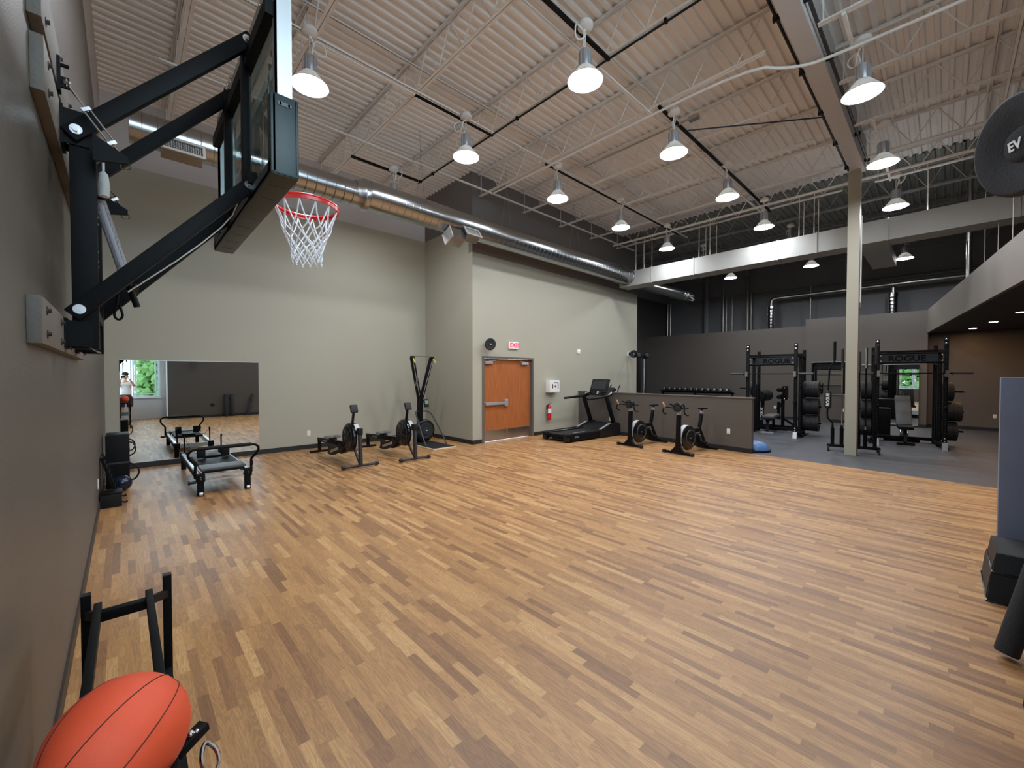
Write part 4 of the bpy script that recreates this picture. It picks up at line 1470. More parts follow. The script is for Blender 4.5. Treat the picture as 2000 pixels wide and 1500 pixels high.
# ------------------------------------------------------------------ ski trainer
t = thing('ski_trainer', 'tall V-shaped black ski trainer on a rubber-topped board', 'ski machine', (5.33, 8.85, 0))
B().bb(-.31, .31, -.98, .32, 0, .03, .004).build('base_board', 'ply', t)
B().bb(-.285, .285, -.955, .30, .03, .036).build('rubber_mat', 'rubberblk', t)
B().bar((0, .16, .036), (0, .10, 1.32), .12, .09, up=(0, 1, 0), bev=.006).build('tower', 'black', t)
for s_ in (-1, 1):
    ar = B().bar((s_ * .03, .10, 1.12), (s_ * .27, .02, 2.12), .09, .075, up=(0, 1, 0), bev=.005).build('upper_arm', 'black', t)
    B().box((s_ * .275, .0, 2.13), (.07, .11, .06), None, .008).build('pulley_head', 'black2', ar)
    B().bar((s_ * .05, .055, 1.2), (s_ * .27, -.022, 2.06), .012, .006, up=(0, 1, 0)).build('drive_cord', 'silver', ar)
    B().bar((s_ * .28, -.05, 2.10), (s_ * .31 if s_ > 0 else s_ * .275, -.13, 1.99), .022, .022).build('handle', 'yellow', ar)
    B().tube([(s_ * .05, .10, .80), (s_ * .17, .04, .80), (s_ * .22, -.08, .72), (s_ * .27, -.42, .30), (s_ * .285, -.62, .04)], .016, 10, smooth=2).build('support_leg', 'dkgrey', t)
B().tube([(-.27, -.03, 2.15), (.27, -.03, 2.15)], .006, 6).build('top_cord', 'black', t)
B().text('concept2', .10, frame_mtx((-.135, .005, 1.62), (.2335, -.0778, .97), (-.97, 0, .24)), .001).build('lettering', 'silver', t)
B().lathe([(0, -.07), (.2, -.075), (.262, -.05), (.275, 0), (.262, .05), (.2, .07), (0, .07)], (.04, -.02, .33), (0, 1, 0), n=44).build('flywheel_housing', 'gloss', t)
B().lathe([(.10, 0), (.14, -.014), (.19, -.014), (.2, 0)], (.04, -.093, .33), (0, 1, 0), n=40, cap=False).cyl((.04, -.12, .33), (.04, -.09, .33), .1, n=28).build('flywheel_cover', 'foam', t)
B().sph((.04, -.122, .33), .016, u=10, v=8).build('hub_cap', 'chrome', t)
mo = B().box((.12, .03, 1.0), (.12, .05, .2), (R(-15), 0, 0), .01).build('monitor', 'black2', t)
B().box((.12, .002, 1.02), (.09, .006, .09), (R(-15), 0, 0)).build('screen', 'lcd', mo)


# ------------------------------------------------------------------ bikes
def make_bike(label):
    t = thing('air_bike', label, 'exercise bike', (0, 0, 0), 0, 'exercise bikes')
    B().bar((0, -.33, .035), (0, .33, .035), .05, .045, bev=.006).build('front_foot', 'black', t)
    for s_ in (-1, 1):
        B().box((0, s_ * .33, .035), (.075, .06, .07), None, .014).build('foot_cap', 'rubberblk', t)
    B().prism([(-.16, .055), (.16, .055), (.045, .17), (.035, .3), (-.035, .3), (-.045, .17)], -.03, .03, 'yz').build('foot_bracket', 'black', t)
    B().bar((0, 0, .15), (.03, 0, .84), .07, .085, up=(1, 0, 0), bev=.006).build('front_post', 'black', t)
    B().bar((.029, 0, .84), (.032, 0, .92), .062, .075, up=(1, 0, 0), bev=.004).build('post_collar', 'silver', t)
    B().bar((.032, 0, .92), (.036, 0, .98), .05, .06, up=(1, 0, 0)).build('handlebar_stem', 'black', t)
    for s_ in (-1, 1):
        B().tube([(.02, s_ * .02, .99), (.02, s_ * .2, .99), (.0, s_ * .235, 1.0), (-.10, s_ * .24, 1.0), (-.17, s_ * .245, .98), (-.18, s_ * .25, .92), (-.12, s_ * .255, .86), (-.04, s_ * .26, .85)], .014, 10, smooth=2).build('handlebar', 'black', t)
        B().bar((-.13, s_ * .23, 1.0), (-.19, s_ * .235, 1.10), .028, .03, bev=.006).build('hand_grip', 'tan' if s_ > 0 else 'rubberblk', t)
        B().tube([(.02, s_ * .08, 1.01), (-.08, s_ * .08, 1.05), (-.2, s_ * .07, 1.08)], .013, 8, smooth=1).build('aero_bar', 'black', t)
    B().lathe([(0, 0), (.095, 0), (.105, .02), (.095, .05), (0, .06)], (.0, 0, 1.0), (-.9, 0, .3), n=28).build('monitor', 'black2', t)
    fc = (.33, -.0, .33)
    B().lathe([(0, -.085), (.2, -.09), (.262, -.06), (.275, -.015), (.275, .015), (.262, .06), (.2, .09), (0, .085)], fc, (0, 1, 0), n=48).build('flywheel_housing', 'gloss', t)
    b = B()
    vs, fs = [], []
    n = 30
    for k in range(n + 1):
        a_ = R(95 + 150 * k / n)
        for y in (-.05, .05):
            vs.append((fc[0] + .276 * math.cos(a_), y, fc[2] + .276 * math.sin(a_)))
    for k in range(n):
        fs.append((2 * k, 2 * k + 1, 2 * k + 3, 2 * k + 2))
    b.raw(vs, fs).build('perforated_band', 'perf', t)
    for s_ in (-1, 1):
        B().lathe([(.15, 0), (.16, s_ * .012), (.175, s_ * .012), (.185, 0)], (fc[0], s_ * .092, fc[2]), (0, 1, 0), n=40, cap=False).build('flywheel_ring', 'dkgrey', t)
        B().sph((fc[0], s_ * .094, fc[2]), .009, u=10, v=8).build('hub_cap', 'ply', t)
    B().bar((.05, 0, .20), (.20, 0, .2), .05, .06).build('lower_link', 'black', t)
    B().prism([(.42, .50), (.60, .50), (.80, .50), (.86, .42), (1.02, .16), (1.0, .09), (.86, .06), (.72, .12), (.60, .22), (.5, .24)], -.055, .055, 'xz').build('drive_cover', 'black', t)
    B().text('concept2', .05, frame_mtx((.66, -.057, .42), (1, 0, 0), (0, 0, 1)), .001).build('lettering', 'silver', t)
    B().bar((.44, 0, .50), (.80, 0, .51), .07, .03).build('top_tube', 'dkgrey', t)
    B().bar((.80, 0, .42), (.915, 0, .82), .055, .075, up=(1, 0, 0), bev=.006).build('seat_post', 'black', t)
    B().bar((.915, 0, .82), (.93, 0, .89), .05, .068, up=(1, 0, 0), bev=.004).build('post_collar', 'silver', t)
    sd = [(-.02, .02), (-.015, .11), (.06, .135), (.10, .10), (.10, -.10), (.06, -.135), (-.015, -.11), (-.02, -.02)]
    B().cyl((.93, 0, .89), (.935, 0, .925), .02, n=10).build('seat_clamp', 'black', t)
    B().prism([(.80, .02), (.92, .045), (1.02, .08), (1.06, .06), (1.06, -.06), (1.02, -.08), (.92, -.045), (.80, -.02)], .925, .96, 'xy').build('saddle', 'vinyl', t)
    cy = .36
    for s_ in (-1, 1):
        e = (.72 + s_ * .0 + (-.06 if s_ > 0 else .05), s_ * .10, cy + (.15 if s_ > 0 else -.15))
        B().cyl((.72, s_ * .055, cy), (.72, s_ * .09, cy), .025, n=14).bar((.72, s_ * .085, cy), (e[0], s_ * .085, e[2]), .018, .03).build('crank', 'steel' if s_ < 0 else 'black', t)
        B().box((e[0], s_ * .15, e[2]), (.09, .10, .03), None, .006).tube([(e[0] - .04, s_ * .12, e[2] + .01), (e[0] - .06, s_ * .15, e[2] + .05), (e[0] - .04, s_ * .18, e[2] + .01)], .006, 6, smooth=1).build('pedal', 'black2', t)
    B().bar((.98, 0, .09), (1.17, 0, .05), .06, .05).build('rear_boom', 'black', t)
    B().bar((1.17, -.24, .03), (1.17, .24, .03), .045, .04, bev=.006).build('rear_foot', 'black', t)
    return t


bk = make_bike('black exercise bike with silver-rimmed flywheel next to the treadmill')
bk.location = (8.70, 5.13, 0)
bk.rotation_euler = (0, 0, R(-7))
dup(bk, (8.56, 3.90, 0), R(-8), 'black exercise bike with silver-rimmed flywheel nearer the open end of the half wall')

# ------------------------------------------------------------------ treadmill
t = thing('treadmill', 'large black treadmill facing the half wall beside the double door', 'treadmill', (8.0, 6.85, 0), R(-3))
B().bb(.0, 1.5, -.40, .40, .10, .17, .01).build('deck_frame', 'black', t)
B().bb(.02, 1.45, -.27, .27, .171, .19, .008).build('belt', 'rubberblk', t)
for s_ in (-1, 1):
    sr = B().bb(-.02, 1.45, s_ * .28 - (.0 if s_ > 0 else .15), s_ * .28 + (.15 if s_ > 0 else .0), .15, .215, .018).build('side_rail', 'black2', t)
    B().bb(.35, .75, s_ * .31 - .03, s_ * .31 + .03, .2151, .217).build('foot_grip_label', 'silver', sr)
    B().bb(-.03, .08, s_ * .30 - .14 if s_ < 0 else .29, s_ * .30 + .0 if s_ < 0 else .44, .02, .20, .03).build('end_cap', 'gloss', t)
    B().bb(.08, 1.6, s_ * .43 - .012, s_ * .43 + .012, .03, .20, .006).build('side_skirt', 'black', t)
B().text('SPIRIT', .065, frame_mtx((.34, -.4425, .12), (1, 0, 0), (0, 0, 1)), .0008, .0006).build('lettering', 'silver', t)
B().prism([(1.25, .18), (1.45, .27), (1.75, .33), (1.98, .34), (2.03, .25), (2.03, .03), (1.25, .03)], -.37, .37, 'xz').build('motor_hood', 'black2', t)
for s_ in (-1, 1):
    B().prism([(1.15, .2), (1.3, .24), (1.6, .36), (1.98, .37), (2.06, .25), (2.06, .02), (1.1, .02)], s_ * .405 - .045, s_ * .405 + .045, 'xz').build('hood_shoulder', 'black2', t)
    B().bar((1.18, s_ * .405, .235), (1.60, s_ * .405, .366), .07, .012).build('shoulder_trim', 'silver', t)
    B().bar((1.62, s_ * .40, .32), (1.28, s_ * .40, 1.10), .07, .11, up=(1, 0, 0), bev=.012).build('upright', 'black', t)
    B().tube([(1.50, s_ * .38, 1.16), (1.32, s_ * .40, 1.12), (1.0, s_ * .40, 1.09), (.72, s_ * .40, 1.065)], [.045, .045, .035, .03], 12, smooth=1).build('handrail', 'vinyl', t)
B().bar((1.40, -.36, 1.16), (1.40, .36, 1.16), .16, .06, bev=.02).build('console_shelf', 'black2', t)
for s_ in (-1, 1):
    B().tube([(1.30, s_ * .40, 1.13), (1.45, s_ * .43, 1.20), (1.55, s_ * .36, 1.22)], .02, 8, smooth=1).build('console_trim', 'silver', t)
for y in (-.22, .22):
    B().lathe([(.06, 0), (.06, .01), (.045, .012), (.04, -.01)], (1.36, y, 1.20), n=20).build('cup_holder', 'gloss', t)
cn = B().box((1.50, 0, 1.39), (.05, .60, .40), (0, R(22), 0), .02).build('console', 'black2', t)
B().box((1.473, 0, 1.42), (.006, .48, .26), (0, R(22), 0)).build('screen', 'screen', cn)
b = B()
for k in range(5):
    b.box((1.476 - k * .0, -.18 + k * .07, 1.345), (.006, .03, .012), (0, R(22), 0))
b.box((1.52 - .055, .02, 1.30), (.004, .06, .05), (0, R(22), 0))
b.build('console_keys', 'silver', cn)
B().bar((1.36, -.05, 1.24), (1.33, -.05, 1.17), .025, .05).build('safety_clip', 'white', t)
B().tube([(1.2, .0, 1.21), (1.3, -.12, 1.22)], .012, 8).tube([(1.22, .12, 1.2), (1.3, .2, 1.26)], .012, 8).build('front_grip', 'black', t)
B().cyl((.12, -.2, .05), (.12, .2, .05), .03, n=12).build('rear_roller', 'dkgrey', t)
B().box((.25, .2, .05), (.06, .06, .1)).box((.25, -.3, .05), (.06, .06, .1)).box((1.9, .0, .015), (.1, .6, .03)).build('levelling_foot', 'rubberblk', t)

for ch in t.children:
    base_ = ch.name.split('.')[0] in ('deck_frame', 'belt', 'side_rail', 'end_cap', 'side_skirt', 'lettering', 'motor_hood', 'hood_shoulder', 'shoulder_trim', 'levelling_foot')
    for vv in ([ch] + list(ch.children)):
        for q in vv.data.vertices:
            if q.co.x > .6:
                q.co.x += (.14 if base_ else .33) * min(1, (q.co.x - .6) / .5)

# elliptical seen over the half wall
t = thing('elliptical_trainer', 'dark console and handles of a cardio machine behind the half wall', 'elliptical', (11.15, 7.05, 0), R(150))
B().bb(-.5, .6, -.28, .28, .02, .1, .02).build('base', 'black', t)
B().bar((.35, 0, .1), (.25, 0, 1.12), .1, .14, up=(1, 0, 0), bev=.01).build('column', 'black2', t)
B().box((.20, .0, 1.22), (.10, .40, .2), (0, R(-48), 0), .02).build('console', 'black2', t)
B().box((.15, .0, 1.27), (.02, .26, .1), (0, R(-48), 0)).build('screen', 'screen', t)
for s_ in (-1, 1):
    B().tube([(.22, s_ * .26, .3), (.1, s_ * .3, .9), (.12, s_ * .3, 1.22), (.02, s_ * .28, 1.40)], .018, 10, smooth=1).build('moving_handle', 'rubberblk', t)
    B().box((-.2, s_ * .16, .28), (.42, .14, .05), None, .02).bar((-.2, s_ * .16, .25), (.3, s_ * .16, .2), .04, .05).build('foot_plate', 'black', t)
B().cyl((.33, -.13, .4), (.33, .13, .4), .28, n=36).build('flywheel_cover', 'dkgrey', t)

# ------------------------------------------------------------------ cable machine behind the half wall
t = thing('cable_column', 'tall black cable column with a chrome guide rod behind the half wall', 'cable machine', (12.65, 7.05, 0), R(-10))
B().bb(-.5, .5, -.35, .35, 0, .06, .01).build('base', 'black', t)
B().bar((-.12, .0, .06), (-.12, 0, 2.40), .09, .11, up=(1, 0, 0), bev=.006).build('upright', 'black', t)
B().bar((.2, 0, .06), (.2, 0, 2.3), .05, .05, up=(1, 0, 0)).build('rear_upright', 'black', t)
B().cyl((.10, -.06, .3), (.10, -.06, 2.25), .03, n=16).build('guide_rod', 'chrome', t)
B().bar((-.25, 0, 2.38), (.33, 0, 2.34), .12, .12, bev=.01).build('head_beam', 'black', t)
for x in (-.2, .22):
    B().lathe([(.02, -.02), (.07, -.015), (.06, 0), (.07, .015), (.02, .02)], (x, -.08, 2.37), (0, 1, 0), n=24).build('pulley', 'dkgrey', t)
B().bb(.0, .2, -.13, .02, .12, .8, .01).build('weight_stack', 'rubberblk', t)


# ------------------------------------------------------------------ dumbbells on a rack against the far wall
t = thing('dumbbell_rack', 'long black dumbbell rack against the dark far wall', 'rack', (18.1, 7.5, 0))
for y in (-1.5, 0, 1.5):
    B().bar((0, y, 0), (.05, y, 1.02), .06, .06, bev=.004).build('rack_leg', 'black', t)
for z in (.3, .65, .98):
    B().box((.0, 0, z), (.32, 3.1, .03), (0, R(14), 0)).build('rack_shelf', 'black', t)


def make_dumbbell(label):
    t = thing('dumbbell', label, 'dumbbell', (0, 0, 0), 0, 'dumbbells on the rack by the far wall')
    B().cyl((-.09, 0, 0), (.09, 0, 0), .017, n=12).build('handle', 'chrome', t)
    for s_ in (-1, 1):
        B().cyl((s_ * .07, 0, 0), (s_ * .155, 0, 0), .075, n=6).build('head', 'rubberblk', t)
        B().cyl((s_ * .155, 0, 0), (s_ * .158, 0, 0), .045, n=16).build('head_label', 'silver', t)
    return t


db = None
for k in range(12):
    y = 8.82 - k * .243
    lab = 'black dumbbell with pale end plate on the far rack, %s from the left' % ORD[k]
    if db is None:
        db = make_dumbbell(lab)
        db.location = (18.08, y, 1.085)
        db.rotation_euler = (0, R(14), 0)
    else:
        q = dup(db, (18.08, y, 1.085), None, lab)
        q.rotation_euler = (0, R(14), 0)


# ------------------------------------------------------------------ power racks
def make_rack(label):
    """origin front centre, +X runs back into the gym, +Y to the left"""
    t = thing('power_rack', label, 'power rack', (0, 0, 0), 0, 'power racks')
    for x in (0, .62, 1.15):
        for s_ in (-1, 1):
            top = 2.55 if x == 0 else (2.42 if x > 1 else 2.30)
            up = B().bar((x, s_ * .575, 0), (x, s_ * .575, top), .075, .075, up=(1, 0, 0), bev=.004).build('upright', 'black', t)
            b = B()
            for k in range(34):
                z = .2 + k * .062
                b.cyl((x - .0385, s_ * .575, z), (x - .037, s_ * .575, z), .009, n=8)
                b.cyl((x, s_ * .575 - .0385, z), (x, s_ * .575 - .037, z), .009, n=8)
            b.build('hole_row', 'dkgrey', up)
    for s_ in (-1, 1):
        for z in (.10, 2.24):
            B().bar((.04, s_ * .575, z), (1.11, s_ * .575, z), .075, .075, bev=.004).build('side_rail', 'black', t)
        for z in (2.5, 2.41, 2.15, 2.02):
            B().sph((-.045, s_ * .575 + (.0 if z > 2.3 else s_ * -.06), z), .028 if z > 2.3 else .018, (.4, 1, 1), u=14, v=10).build('bolt_cap', 'chrome', t)
        for z in (.16, .10):
            B().sph((-.045, s_ * .575, z + .1), .02, (.4, 1, 1), u=12, v=8).build('bolt_cap', 'chrome', t)
        B().prism([(-.03, .17), (-.045, .17), (-.09, 0), (-.04, 0)], s_ * .575 - .045, s_ * .575 + .045, 'xz').build('front_foot_plate', 'silver', t)
        B().bar((.25, s_ * .65, .01), (1.3, s_ * .65, .01), .08, .02).build('base_plate', 'black', t)
        B().bar((-.04, s_ * .575, .98), (-.22, s_ * .575, .98), .05, .04, bev=.004).build('safety_hook', 'black', t)
        B().bb(-.16, -.04, s_ * .575 - .03, s_ * .575 + .03, 1.66, 1.72).bb(-.17, -.155, s_ * .575 - .03, s_ * .575 + .03, 1.66, 1.80).build('bar_hook', 'steel', t)
        for z in (.36, .82, 1.30):
            B().cyl((.88, s_ * .61, z), (.88, s_ * 1.02, z), .024, n=14).build('plate_peg', 'black', t)
        B().bar((.88, s_ * .575, .12), (.88, s_ * .575, 1.42), .075, .075, up=(1, 0, 0), bev=.004).build('peg_upright', 'black', t)
    B().cyl((.0, -.54, 2.20), (.0, .54, 2.20), .017, n=12).build('pull_up_bar', 'black', t)
    B().cyl((.0, -.54, 1.99), (.0, .54, 1.99), .025, n=12).build('pull_up_bar', 'black', t)
    B().bar((.62, -.54, 2.26), (.62, .54, 2.26), .075, .075, bev=.004).build('top_crossmember', 'black', t)
    npl = B().prism([(-.54, 1.93), (-.54, 2.21), (.54, 2.21), (.54, 1.93), (.3, 1.985), (0, 2.0), (-.3, 1.985)], .60, .606, 'yz').build('name_plate', 'dkgrey', t)
    B().text('ROGUE', .20, frame_mtx((.597, 0, 2.095), (0, -1, 0), (0, 0, 1)), .002, .006).build('lettering', 'black', npl)
    B().bar((1.15, -.54, .10), (1.15, .54, .10), .075, .075, bev=.004).build('rear_crossmember', 'black', t)
    return t


def make_plate():
    t = thing('weight_plate', 'x', 'weight plate', (0, 0, 0), 0)
    B().lathe([(.026, -.028), (.16, -.028), (.19, -.034), (.224, -.034), (.226, -.02), (.226, .02), (.224, .034), (.19, .034), (.16, .028), (.026, .028), (.026, -.028)], axis=(0, 1, 0), n=40, cap=False).build('plate_body', 'rubberblk', t)
    B().lathe([(.026, -.03), (.05, -.03), (.052, -.028)], axis=(0, 1, 0), n=24, cap=False).lathe([(.052, .028), (.05, .03), (.026, .03)], axis=(0, 1, 0), n=24, cap=False).build('hub_ring', 'chrome', t)
    return t


rackA = make_rack('black power rack straight behind the open end of the half wall')
rackA.location = (13.07, 3.33, 0)
rackA.rotation_euler = (0, 0, R(2))
rackB = dup(rackA, (13.30, .56, 0), R(9), 'black power rack to the right of the column')
plate0 = None
PEGS = [(.36, 'lowest peg'), (.82, 'middle peg'), (1.30, 'top peg')]
for rk, rname, counts in ((rackA, 'left', {(-1, 0): 5, (-1, 1): 5, (-1, 2): 5, (1, 2): 1, (1, 1): 1}), (rackB, 'right', {(-1, 0): 4, (-1, 1): 5, (-1, 2): 3, (1, 0): 3, (1, 1): 3, (1, 2): 3})):
    mw = Matrix.Translation(rk.location) @ rk.rotation_euler.to_matrix().to_4x4()
    for (s_, pi_), n in counts.items():
        z, pn = PEGS[pi_]
        side = 'camera-right side' if s_ < 0 else 'camera-left side'
        for k in range(n):
            p = mw @ V((.88, s_ * (.66 + k * .07), z))
            lab = 'black rubber plate, %s out on the %s, %s of the %s rack' % (ORD[k], pn, side.split('-')[1], rname)
            if plate0 is None:
                plate0 = make_plate()
                q = plate0
                q.location = p
            else:
                q = dup(plate0, p)
            q.rotation_euler = (0, 0, rk.rotation_euler.z)
            q['label'] = lab
            q['group'] = 'weight plates on the power racks'


def make_bar(length=2.2):
    t = thing('barbell', 'x', 'barbell', (0, 0, 0), 0)
    B().cyl((0, -.655, 0), (0, .655, 0), .0145, n=12).build('shaft', 'black', t)
    for s_ in (-1, 1):
        B().cyl((0, s_ * .66, 0), (0, s_ * (length / 2), 0), .025, n=16).cyl((0, s_ * .655, 0), (0, s_ * .67, 0), .037, n=16).build('sleeve', 'dkgrey', t)
    return t


bar0 = make_bar(1.95)
for rk, rname in ((rackA, 'left'), (rackB, 'right')):
    mw = Matrix.Translation(rk.location) @ rk.rotation_euler.to_matrix().to_4x4()
    p = mw @ V((-.10, 0, 1.735))
    q = bar0 if rk is rackA else dup(bar0, p)
    q.location = p
    q.rotation_euler = (0, 0, rk.rotation_euler.z)
    q['label'] = 'black barbell resting in the hooks of the %s power rack' % rname
    q['group'] = 'barbells in the rack hooks'

# bar holder in front of the right rack, and the bars standing in it
ha, hb = V((11.58, 1.83, 0)), V((11.72, .93, 0))
hd = (hb - ha)
hL = hd.length
t = thing('bar_holder', 'low black bar holder standing behind the column', 'bar stand', ha, math.atan2(hd.y, hd.x))
B().bar((0, 0, .11), (hL, 0, .11), .07, .06, bev=.004).build('base_beam', 'black', t)
for x in (.03, hL - .03):
    B().tube([(x, -.2, .015), (x, -.12, .08), (x, 0, .1), (x, .12, .08), (x, .2, .015)], .018, 8, smooth=1).build('foot', 'black', t)
slots = [.02 + .08, .16 + .1, .40, .55, .66, .82]
for x in slots:
    B().lathe([(.034, 0), (.034, .34), (.042, .36), (.038, .36), (.03, .34), (.03, 0)], (x, 0, .14), n=18).build('tube', 'black', t)
u = hd.normalized()
lbls = ['black padded squat bar with white lettering standing at the left end of the holder', 'black barbell standing second in the holder, left of the column', 'tall barbell standing close to the left edge of the column', 'barbell hidden mostly behind the column', 'barbell with a bright sleeve standing just right of the column', 'black barbell standing at the right end of the holder']
tops = [2.45, 2.28, 2.30, 2.2, 2.28, 2.36]
for k, (x, lb, tp) in enumerate(zip(slots, lbls, tops)):
    p = ha + u * x
    t = thing('barbell', lb, 'barbell', (p.x, p.y, .15), math.atan2(u.y, u.x))
    H = tp - .15
    if k == 0:
        B().cyl((0, 0, .01), (0, 0, .42), .022, n=14).cyl((.02, 0, H - .42), (.02, 0, H), .026, n=14).build('sleeve', 'black', t)
        B().tube([(0, 0, .42), (0, 0, .47), (-.09, 0, .56), (-.10, 0, .7), (-.075, 0, H - .75), (-.06, 0, H - .58), (.015, 0, H - .46), (.02, 0, H - .42)], .016, 12, smooth=2).build('cambered_shaft', 'black', t)
        pdx = B().lathe([(.02, 0), (.055, .02), (.065, .06), (.065, .36), (.055, .40), (.02, .42)], (-.09, 0, .78), n=28).build('shoulder_pad', 'rubberblk', t)
        fd = V((-.70, .72, 0))
        loc = Matrix.Rotation(-math.atan2(u.y, u.x), 4, 'Z') @ V((-.98, -.15, 0))
        sx = Matrix.Rotation(-math.atan2(u.y, u.x), 4, 'Z') @ V((.15, -.98, 0))
        B().text('ROGUE', .085, frame_mtx(V((-.09, 0, .99)) + loc.normalized() * .067, (0, 0, 1), sx * -1), .001, .002).build('lettering', 'white', pdx)
    else:
        B().cyl((0, 0, .01), (0, 0, .42), .025, n=14).build('sleeve', 'black' if k != 4 else 'chrome', t)
        B().cyl((0, 0, .42), (0, 0, H - .42), .0145, n=12).build('shaft', 'black' if k not in (1, 2) else 'chrome', t)
        B().cyl((0, 0, H - .42), (0, 0, H), .025, n=14).cyl((0, 0, H - .44), (0, 0, H - .42), .036, n=14).build('sleeve', 'dkgrey' if k != 4 else 'chrome', t)


# ------------------------------------------------------------------ benches
def pt(t, c, s, rot, name, m, bev=.02):
    return B().box(c, s, rot, bev).build(name, m, t)


t = thing('incline_bench', 'grey padded bench with raised back inside the right power rack', 'bench', (13.62, .62, 0), R(9))
pt(t, (.62, 0, .80), (.09, .29, .82), (0, R(28), 0), 'back_pad', 'padgrey')
pt(t, (.22, 0, .43), (.36, .28, .08), (0, R(-6), 0), 'seat_pad', 'vinyl')
B().bar((.15, 0, .33), (.75, 0, .33), .06, .07, bev=.004).build('spine', 'black', t)
B().bar((.25, 0, .33), (.12, 0, .06), .06, .06).build('frame_leg', 'black', t)
B().bar((.7, 0, .33), (.85, 0, .06), .06, .06).build('frame_leg', 'black', t)
B().bar((.10, -.16, .03), (.10, .16, .03), .07, .05).build('front_foot', 'black', t)
B().bar((.86, -.34, .03), (.86, .34, .03), .07, .05).build('rear_foot', 'black', t)
b = B()
for k in range(5):
    b.bar((.30 + k * .05, -.06, .22 + k * .02), (.30 + k * .05, .06, .22 + k * .02), .015, .03)
b.bar((.25, -.06, .2), (.55, -.06, .32), .012, .05).bar((.25, .06, .2), (.55, .06, .32), .012, .05)
b.build('adjustment_ladder', 'steel', t)
t = thing('flat_bench', 'low flat bench with a grey pad inside the left power rack', 'bench', (13.6, 3.55, 0), R(5))
pt(t, (.60, 0, .47), (1.0, .29, .08), (0, R(0), 0), 'bench_pad', 'padgrey')
pt(t, (-.08, 0, .44), (.3, .27, .07), (0, R(4), 0), 'seat_pad', 'vinyl')
B().bar((-.05, 0, .38), (1.05, 0, .38), .06, .07).bar((.1, 0, .38), (0, 0, .06), .07, .06).bar((.95, 0, .38), (1.05, 0, .06), .06, .06).build('frame', 'black', t)
B().bar((0.0, -.16, .03), (0.0, .16, .03), .07, .05).build('front_foot', 'silver', t)
B().bar((1.05, -.36, .03), (1.05, .36, .03), .07, .05).build('rear_foot', 'black', t)
b = B()
for k in range(4):
    b.bar((.05, -.04, .12 + k * .06), (.05, .04, .12 + k * .06), .015, .02)
b.build('adjustment_ladder', 'steel', t)
# ghd
t = thing('hyperextension_bench', 'black back-extension bench with round pads behind the left power rack', 'bench', (15.1, 3.95, 0), R(-95))
B().lathe([(0, -.33), (.15, -.32), (.18, -.28), (.18, .28), (.15, .32), (0, .33)], (-.10, 0, 1.04), (0, 1, 0), n=28).build('thigh_pad', 'vinyl', t)
B().bar((-.16, 0, .10), (-.12, 0, .87), .075, .075, up=(1, 0, 0)).build('pad_post', 'black', t)
B().text('ROGUE', .12, frame_mtx((-.142, -.0385, .45), (0, 0, 1), (-1, 0, 0)), .001, .003).build('lettering', 'white', t)
for z in (1.02, 1.24):
    B().lathe([(0, -.3), (.055, -.29), (.065, -.26), (.065, -.06), (.055, -.03), (.03, -.03), (.03, .03), (.055, .03), (.065, .06), (.065, .26), (.055, .29), (0, .3)], (.42, 0, z), (0, 1, 0), n=20).build('ankle_roller', 'vinyl', t)
B().bb(.50, .53, -.22, .22, .92, 1.36, .01).build('foot_plate', 'black', t)
B().bar((.45, 0, .12), (.45, 0, 1.1), .075, .075, up=(1, 0, 0)).bar((.33, 0, .3), (.33, 0, .85), .06, .06, up=(1, 0, 0)).bar((.3, 0, .62), (.45, 0, .85), .06, .06).build('rear_post', 'black', t)
B().bar((-.7, 0, .08), (.85, 0, .08), .075, .075).bar((.45, 0, .35), (.8, 0, .12), .06, .06).build('base_beam', 'black', t)
B().bar((-.7, -.35, .04), (-.7, .35, .04), .075, .06).build('front_foot', 'black', t)
B().bar((.82, -.35, .04), (.82, .35, .04), .075, .06).build('rear_foot', 'black', t)
for zz in (.95, 1.3):
    B().sph((.54, .16, zz), .02, u=8, v=6).sph((.54, -.16, zz), .02, u=8, v=6).build('bolt', 'chrome', t)
t = thing('flat_box', 'black roll-padded step unit standing beyond the right power rack bench', 'exercise box', (15.5, 1.35, 0), R(10))
B().bb(-.25, .25, -.3, .3, .0, .75, .03).build('box_body', 'vinyl', t)
B().bb(-.26, .26, -.31, .31, .75, .78, .01).build('box_top', 'black2', t)

# balance dome at the end of the half wall
t = thing('balance_trainer', 'light blue balance dome on the rubber floor at the end of the half wall', 'balance dome', (10.27, 2.93, 0))
B().lathe([(0, 0), (.31, 0), (.325, .02), (.32, .045), (.29, .05)], n=40).build('base_platform', 'black2', t)
B().lathe([(.295, .045), (.28, .10), (.24, .155), (.17, .20), (.09, .222), (0, .23)], n=40, cap=False).build('dome', 'bosu', t)

